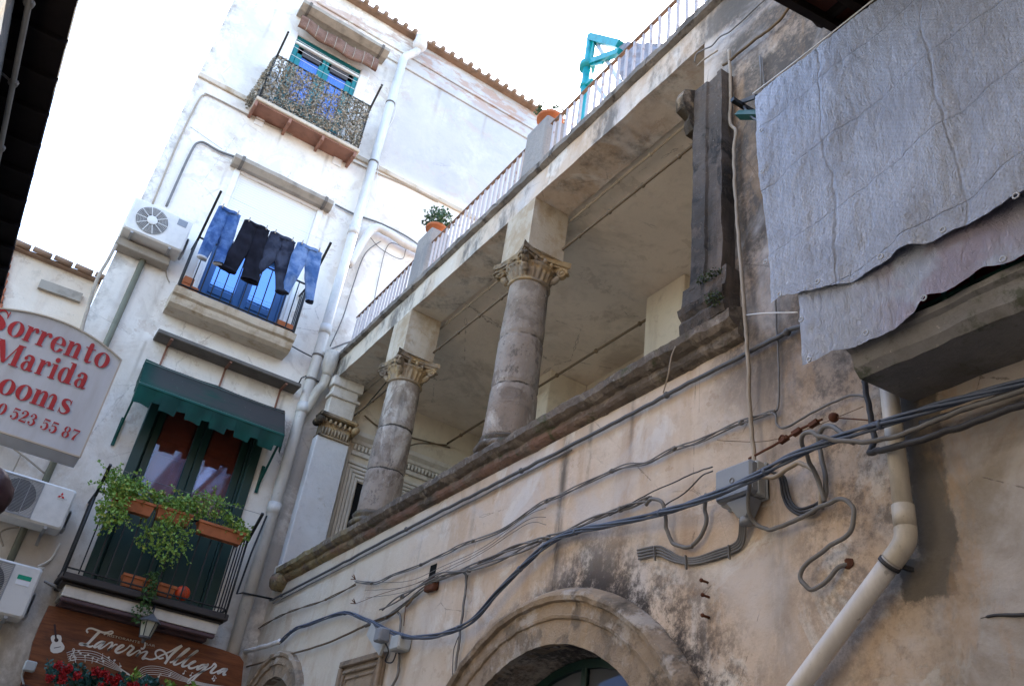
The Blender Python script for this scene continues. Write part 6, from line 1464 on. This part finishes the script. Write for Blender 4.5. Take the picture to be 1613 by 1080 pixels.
# rooms sign
SY = 4.0
def PS(u, v, e=0.0):
    r = ray(u, v); r = r * ((SY - e) / r[1]); return Vector((r[0], SY - e, r[2] + CH))
rs = root("rooms_sign", "white projecting sign with crimson serif lettering and curved top on the left", "sign", (-.2, SY, 2.95))
c1, c2 = PS(192, 568), PS(125, 720)
sx1 = (c1.x + c2.x) / 2; zb_ = c2.z; zt = c1.z; sxm = -.12; sx0 = 2 * sxm - sx1
tz = PS(100, 521); q2 = PS(0, 487)
def topz(x): 
    t = (x - sxm) / (sx1 - sxm); return zt + .075 * (1 - abs(t) ** 2.0)
out = [(sx0, zb_), (sx1, zb_)] + [(sx1 + (sx0 - sx1) * k / 30, topz(sx1 + (sx0 - sx1) * k / 30)) for k in range(31)]
w = MB(); w.prism(out, lambda a, b, d: Vector((a, SY + d, b)), .16)
MSIGN = Mt("white_glossy_sign_panel", 0.28, 0.5); MSIGN.col(MSIGN.mix((0.33, 0.41, 0.57), (0.27, 0.32, 0.44), MSIGN.noise(2.5, 6, .6, st=(3, 1, .6)).ss(.4, .7))); obj("panel", w, MSIGN.mat, rs)
w = MB()
for i in range(len(out)):
    a, b = out[i], out[(i + 1) % len(out)]; w.bar((a[0], SY - .003, a[1]), (b[0], SY - .003, b[1]), .006, .01, up=(0, 1, 0))
obj("panel_frame", w, MACG, rs)
w = MB(); w.bar((sx0, SY + .08, zb_ + .3), (-1.125, SY + .08, zb_ + .3), .04); w.bar((sx0, SY + .08, zb_ + .1), (-1.125, SY + .08, zb_ + .1), .04); obj("mounting_arm", w, MIRON, rs)
# bold didone glyphs
GL = {}
def ring(cx, cy, rx, ry, ix, iy, a0=0, a1=360, n=36):
    L = []
    for k in range(n + 1):
        a = math.radians(a0 + (a1 - a0) * k / n); L.append(((cx + rx * math.cos(a), cy + ry * math.sin(a)), (cx + ix * math.cos(a), cy + iy * math.sin(a))))
    return L
def rct(x0, y0, x1, y1): return [((x0, y0), (x0, y1)), ((x1, y0), (x1, y1))]
def stk(pts):
    P = crv([Vector(p) for p in pts], 6); L = []
    for i, p in enumerate(P):
        d = P[min(i + 1, len(P) - 1)] - P[max(i - 1, 0)]; q = Vector((-d.y, d.x)); q.normalize(); h = p.z / 2; L.append(((p.x + q.x * h, p.y + q.y * h), (p.x - q.x * h, p.y - q.y * h)))
    return L
def disc(cx, cy, r): return [((cx + r * math.cos(a), cy + r * math.sin(a)), (cx + r * math.cos(a), cy - r * math.sin(a))) for a in [math.pi * k / 10 for k in range(11)]]
TH = .035
def stem(x, y0, y1, w_=.145, s=.05, bot=True, top='l'):
    o = [rct(x, y0, x + w_, y1)]
    if bot: o.append(rct(x - s, y0, x + w_ + s, y0 + TH))
    if top == 'l': o.append(rct(x - s, y1 - TH, x + .02, y1))
    if top == 'b': o.append(rct(x - s, y1 - TH, x + w_ + s, y1))
    return o
xh = .5
GL['o'] = (.54, [ring(.27, .25, .25, .265, .095, .235)])
GL['0'] = (.56, [ring(.28, .35, .25, .36, .09, .325)])
GL['e'] = (.50, [ring(.25, .25, .235, .265, .09, .235, 5, 335), rct(.15, .245, .47, .275)])
GL['r'] = (.43, stem(.06, 0, xh) + [stk([(.2, .34, .03), (.25, .45, .05), (.33, .48, .06), (.37, .45, .07)]), disc(.355, .415, .062)])
def nn_(x): return [stk([(x + .0, .36, .03), (x + .07, .47, .05), (x + .15, .47, .09), (x + .19, .4, .13), (x + .195, .3, .145), (x + .195, .0, .145)]), rct(x + .07, 0, x + .32, TH)]
GL['n'] = (.60, stem(.06, 0, xh) + nn_(.2))
GL['m'] = (.90, stem(.06, 0, xh) + nn_(.2) + nn_(.5))
GL['t'] = (.37, [stk([(.16, .68, .02), (.16, .6, .145), (.16, .15, .145), (.19, .05, .12), (.27, .03, .05), (.34, .1, .02)]), rct(.0, .465, .33, .5)])
GL['i'] = (.30, stem(.075, 0, xh) + [disc(.145, .64, .085)])
GL['d'] = (.60, [ring(.23, .25, .21, .265, .07, .235), rct(.34, 0, .485, .72), rct(.28, .72 - TH, .36, .72), rct(.46, 0, .56, TH)])
GL['a'] = (.52, [ring(.19, .14, .165, .155, .05, .125), stk([(.07, .37, .03), (.13, .48, .05), (.24, .49, .07), (.315, .42, .13), (.32, .3, .145), (.32, .1, .145), (.36, .03, .08), (.46, .05, .02)]), disc(.105, .385, .06), stk([(.12, .27, .02), (.2, .30, .025), (.28, .29, .03)])])
GL['s'] = (.42, [stk([(.34, .36, .02), (.30, .46, .035), (.20, .49, .05), (.10, .43, .10), (.12, .32, .14), (.25, .23, .15), (.33, .14, .12), (.26, .03, .06), (.15, .01, .04), (.07, .08, .03), (.05, .16, .02)]), rct(.325, .34, .35, .5), rct(.035, .0, .06, .17)])
GL['S'] = (.60, [stk([(.49, .5, .02), (.43, .64, .04), (.29, .70, .06), (.14, .62, .14), (.15, .48, .18), (.33, .36, .2), (.46, .22, .17), (.40, .06, .09), (.25, .01, .05), (.11, .09, .04), (.06, .25, .02)]), rct(.475, .48, .505, .72), rct(.04, 0, .07, .26)])
GL['M'] = (.98, [rct(.09, 0, .13, .70), rct(.0, 0, .24, TH), rct(.0, .72 - TH, .2, .72), stk([(.14, .70, .17), (.30, .36, .17), (.45, .03, .12)]), stk([(.45, .02, .04), (.60, .36, .04), (.74, .70, .04)]), rct(.70, 0, .87, .72), rct(.63, 0, .95, TH), rct(.8, .72 - TH, .95, .72)])
GL['5'] = (.52, [rct(.1, .36, .13, .7), rct(.1, .6, .44, .7), stk([(.11, .38, .03), (.2, .44, .05), (.33, .41, .11), (.40, .23, .15), (.33, .06, .10), (.2, .01, .04), (.08, .08, .03)]), disc(.1, .13, .065)])
GL['2'] = (.52, [disc(.11, .53, .065), stk([(.07, .53, .03), (.14, .68, .05), (.27, .70, .08), (.38, .58, .14), (.33, .40, .13), (.18, .22, .07), (.07, .06, .03)]), rct(.05, .0, .44, .10), rct(.42, .0, .445, .2)])
GL['3'] = (.52, [disc(.11, .55, .06), stk([(.07, .56, .03), (.15, .69, .05), (.28, .69, .08), (.36, .55, .13), (.28, .40, .06), (.18, .37, .03)]), stk([(.2, .38, .03), (.31, .34, .07), (.39, .2, .15), (.32, .05, .09), (.18, .01, .04), (.07, .1, .03)]), disc(.1, .14, .065)])
GL['8'] = (.54, [ring(.26, .53, .19, .18, .07, .155), ring(.26, .19, .225, .20, .085, .17)])
GL['7'] = (.50, [rct(.05, .6, .45, .7), rct(.05, .48, .075, .7), stk([(.43, .62, .03), (.33, .42, .06), (.25, .22, .13), (.23, .02, .16)])])
GL['R'] = (.66, [rct(.08, 0, .24, .72), rct(0, 0, .32, TH), rct(0, .72 - TH, .2, .72)]); GL[' '] = (.25, [])
def gline(mb, s_, p0, p1, h, slant=0.0):
    """set text so it runs p0 -> p1 (x,z) with letter height scale h"""
    tw = sum(GL[c][0] for c in s_); P0, P1 = Vector((p0[0], p0[1])), Vector((p1[0], p1[1])); k = (P1 - P0).length / tw; d = (P1 - P0).normalized(); up = Vector((-d.y, d.x)); x = 0; lay = 0
    for c in s_:
        adv, strips = GL[c]
        for st in strips:
            lay += 1; e = .0045 + (lay % 9) * .0003; vs = []; fs = []
            for a, b in st:
                for q in (a, b): g_ = P0 + d * (x + q[0]) * k + up * q[1] * h; vs.append((g_.x, SY - e, g_.y))
            for i in range(len(st) - 1): fs.append((2 * i, 2 * i + 1, 2 * i + 3, 2 * i + 2))
            mb.add(vs, fs)
        x += adv
def gpx(s_, a, b, hpx, mb):
    A_, B_ = PS(*a), PS(*b); C_ = PS(a[0] + .0, a[1] - hpx); gline(mb, s_, (A_.x, A_.z), (B_.x, B_.z), (C_.z - A_.z) * 1.12 / .72)
for s_, a, b, hp in (("Sorrento", (-24, 515), (168, 583), 34), ("Marida", (-18, 565), (136, 615), 34), ("ooms", (-8, 617), (108, 655), 34), ("0 523 55 87", (-9, 650), (120, 696), 18)):
    w = MB(); gpx(s_, a, b, hp, w); obj("lettering", w, MCREDTXT, rs)
# maroon lump of unknown kind at far left, shape and arm invented
w = MB(); r = ray(-4, 782); c = r * (3.0 / r[1]); w.sphere((c.x - .02, c.y, c.z + CH), .06, 12, (1, 1, 1.3)); w.rough(.018, 14, 2); w.tube([(c.x - .02, c.y, c.z + CH + .05), (c.x - .25, c.y, c.z + CH + .12), (-1.13, c.y, c.z + CH + .1)], .012, 8)
obj("unknown_maroon_lump", w, MMAROON, label="dark maroon lump of unknown kind at the left edge below the rooms sign", cat="ornament")
# unseen tall house behind camera, added to darken the lane's right side
w = MB(); w.box(-4.5, 7, -9.4, -9.05, 0, 14); obj("rear_sky_blocker", w, MCUP, label="unseen grey brown house added behind the viewer to block skylight", cat="house")
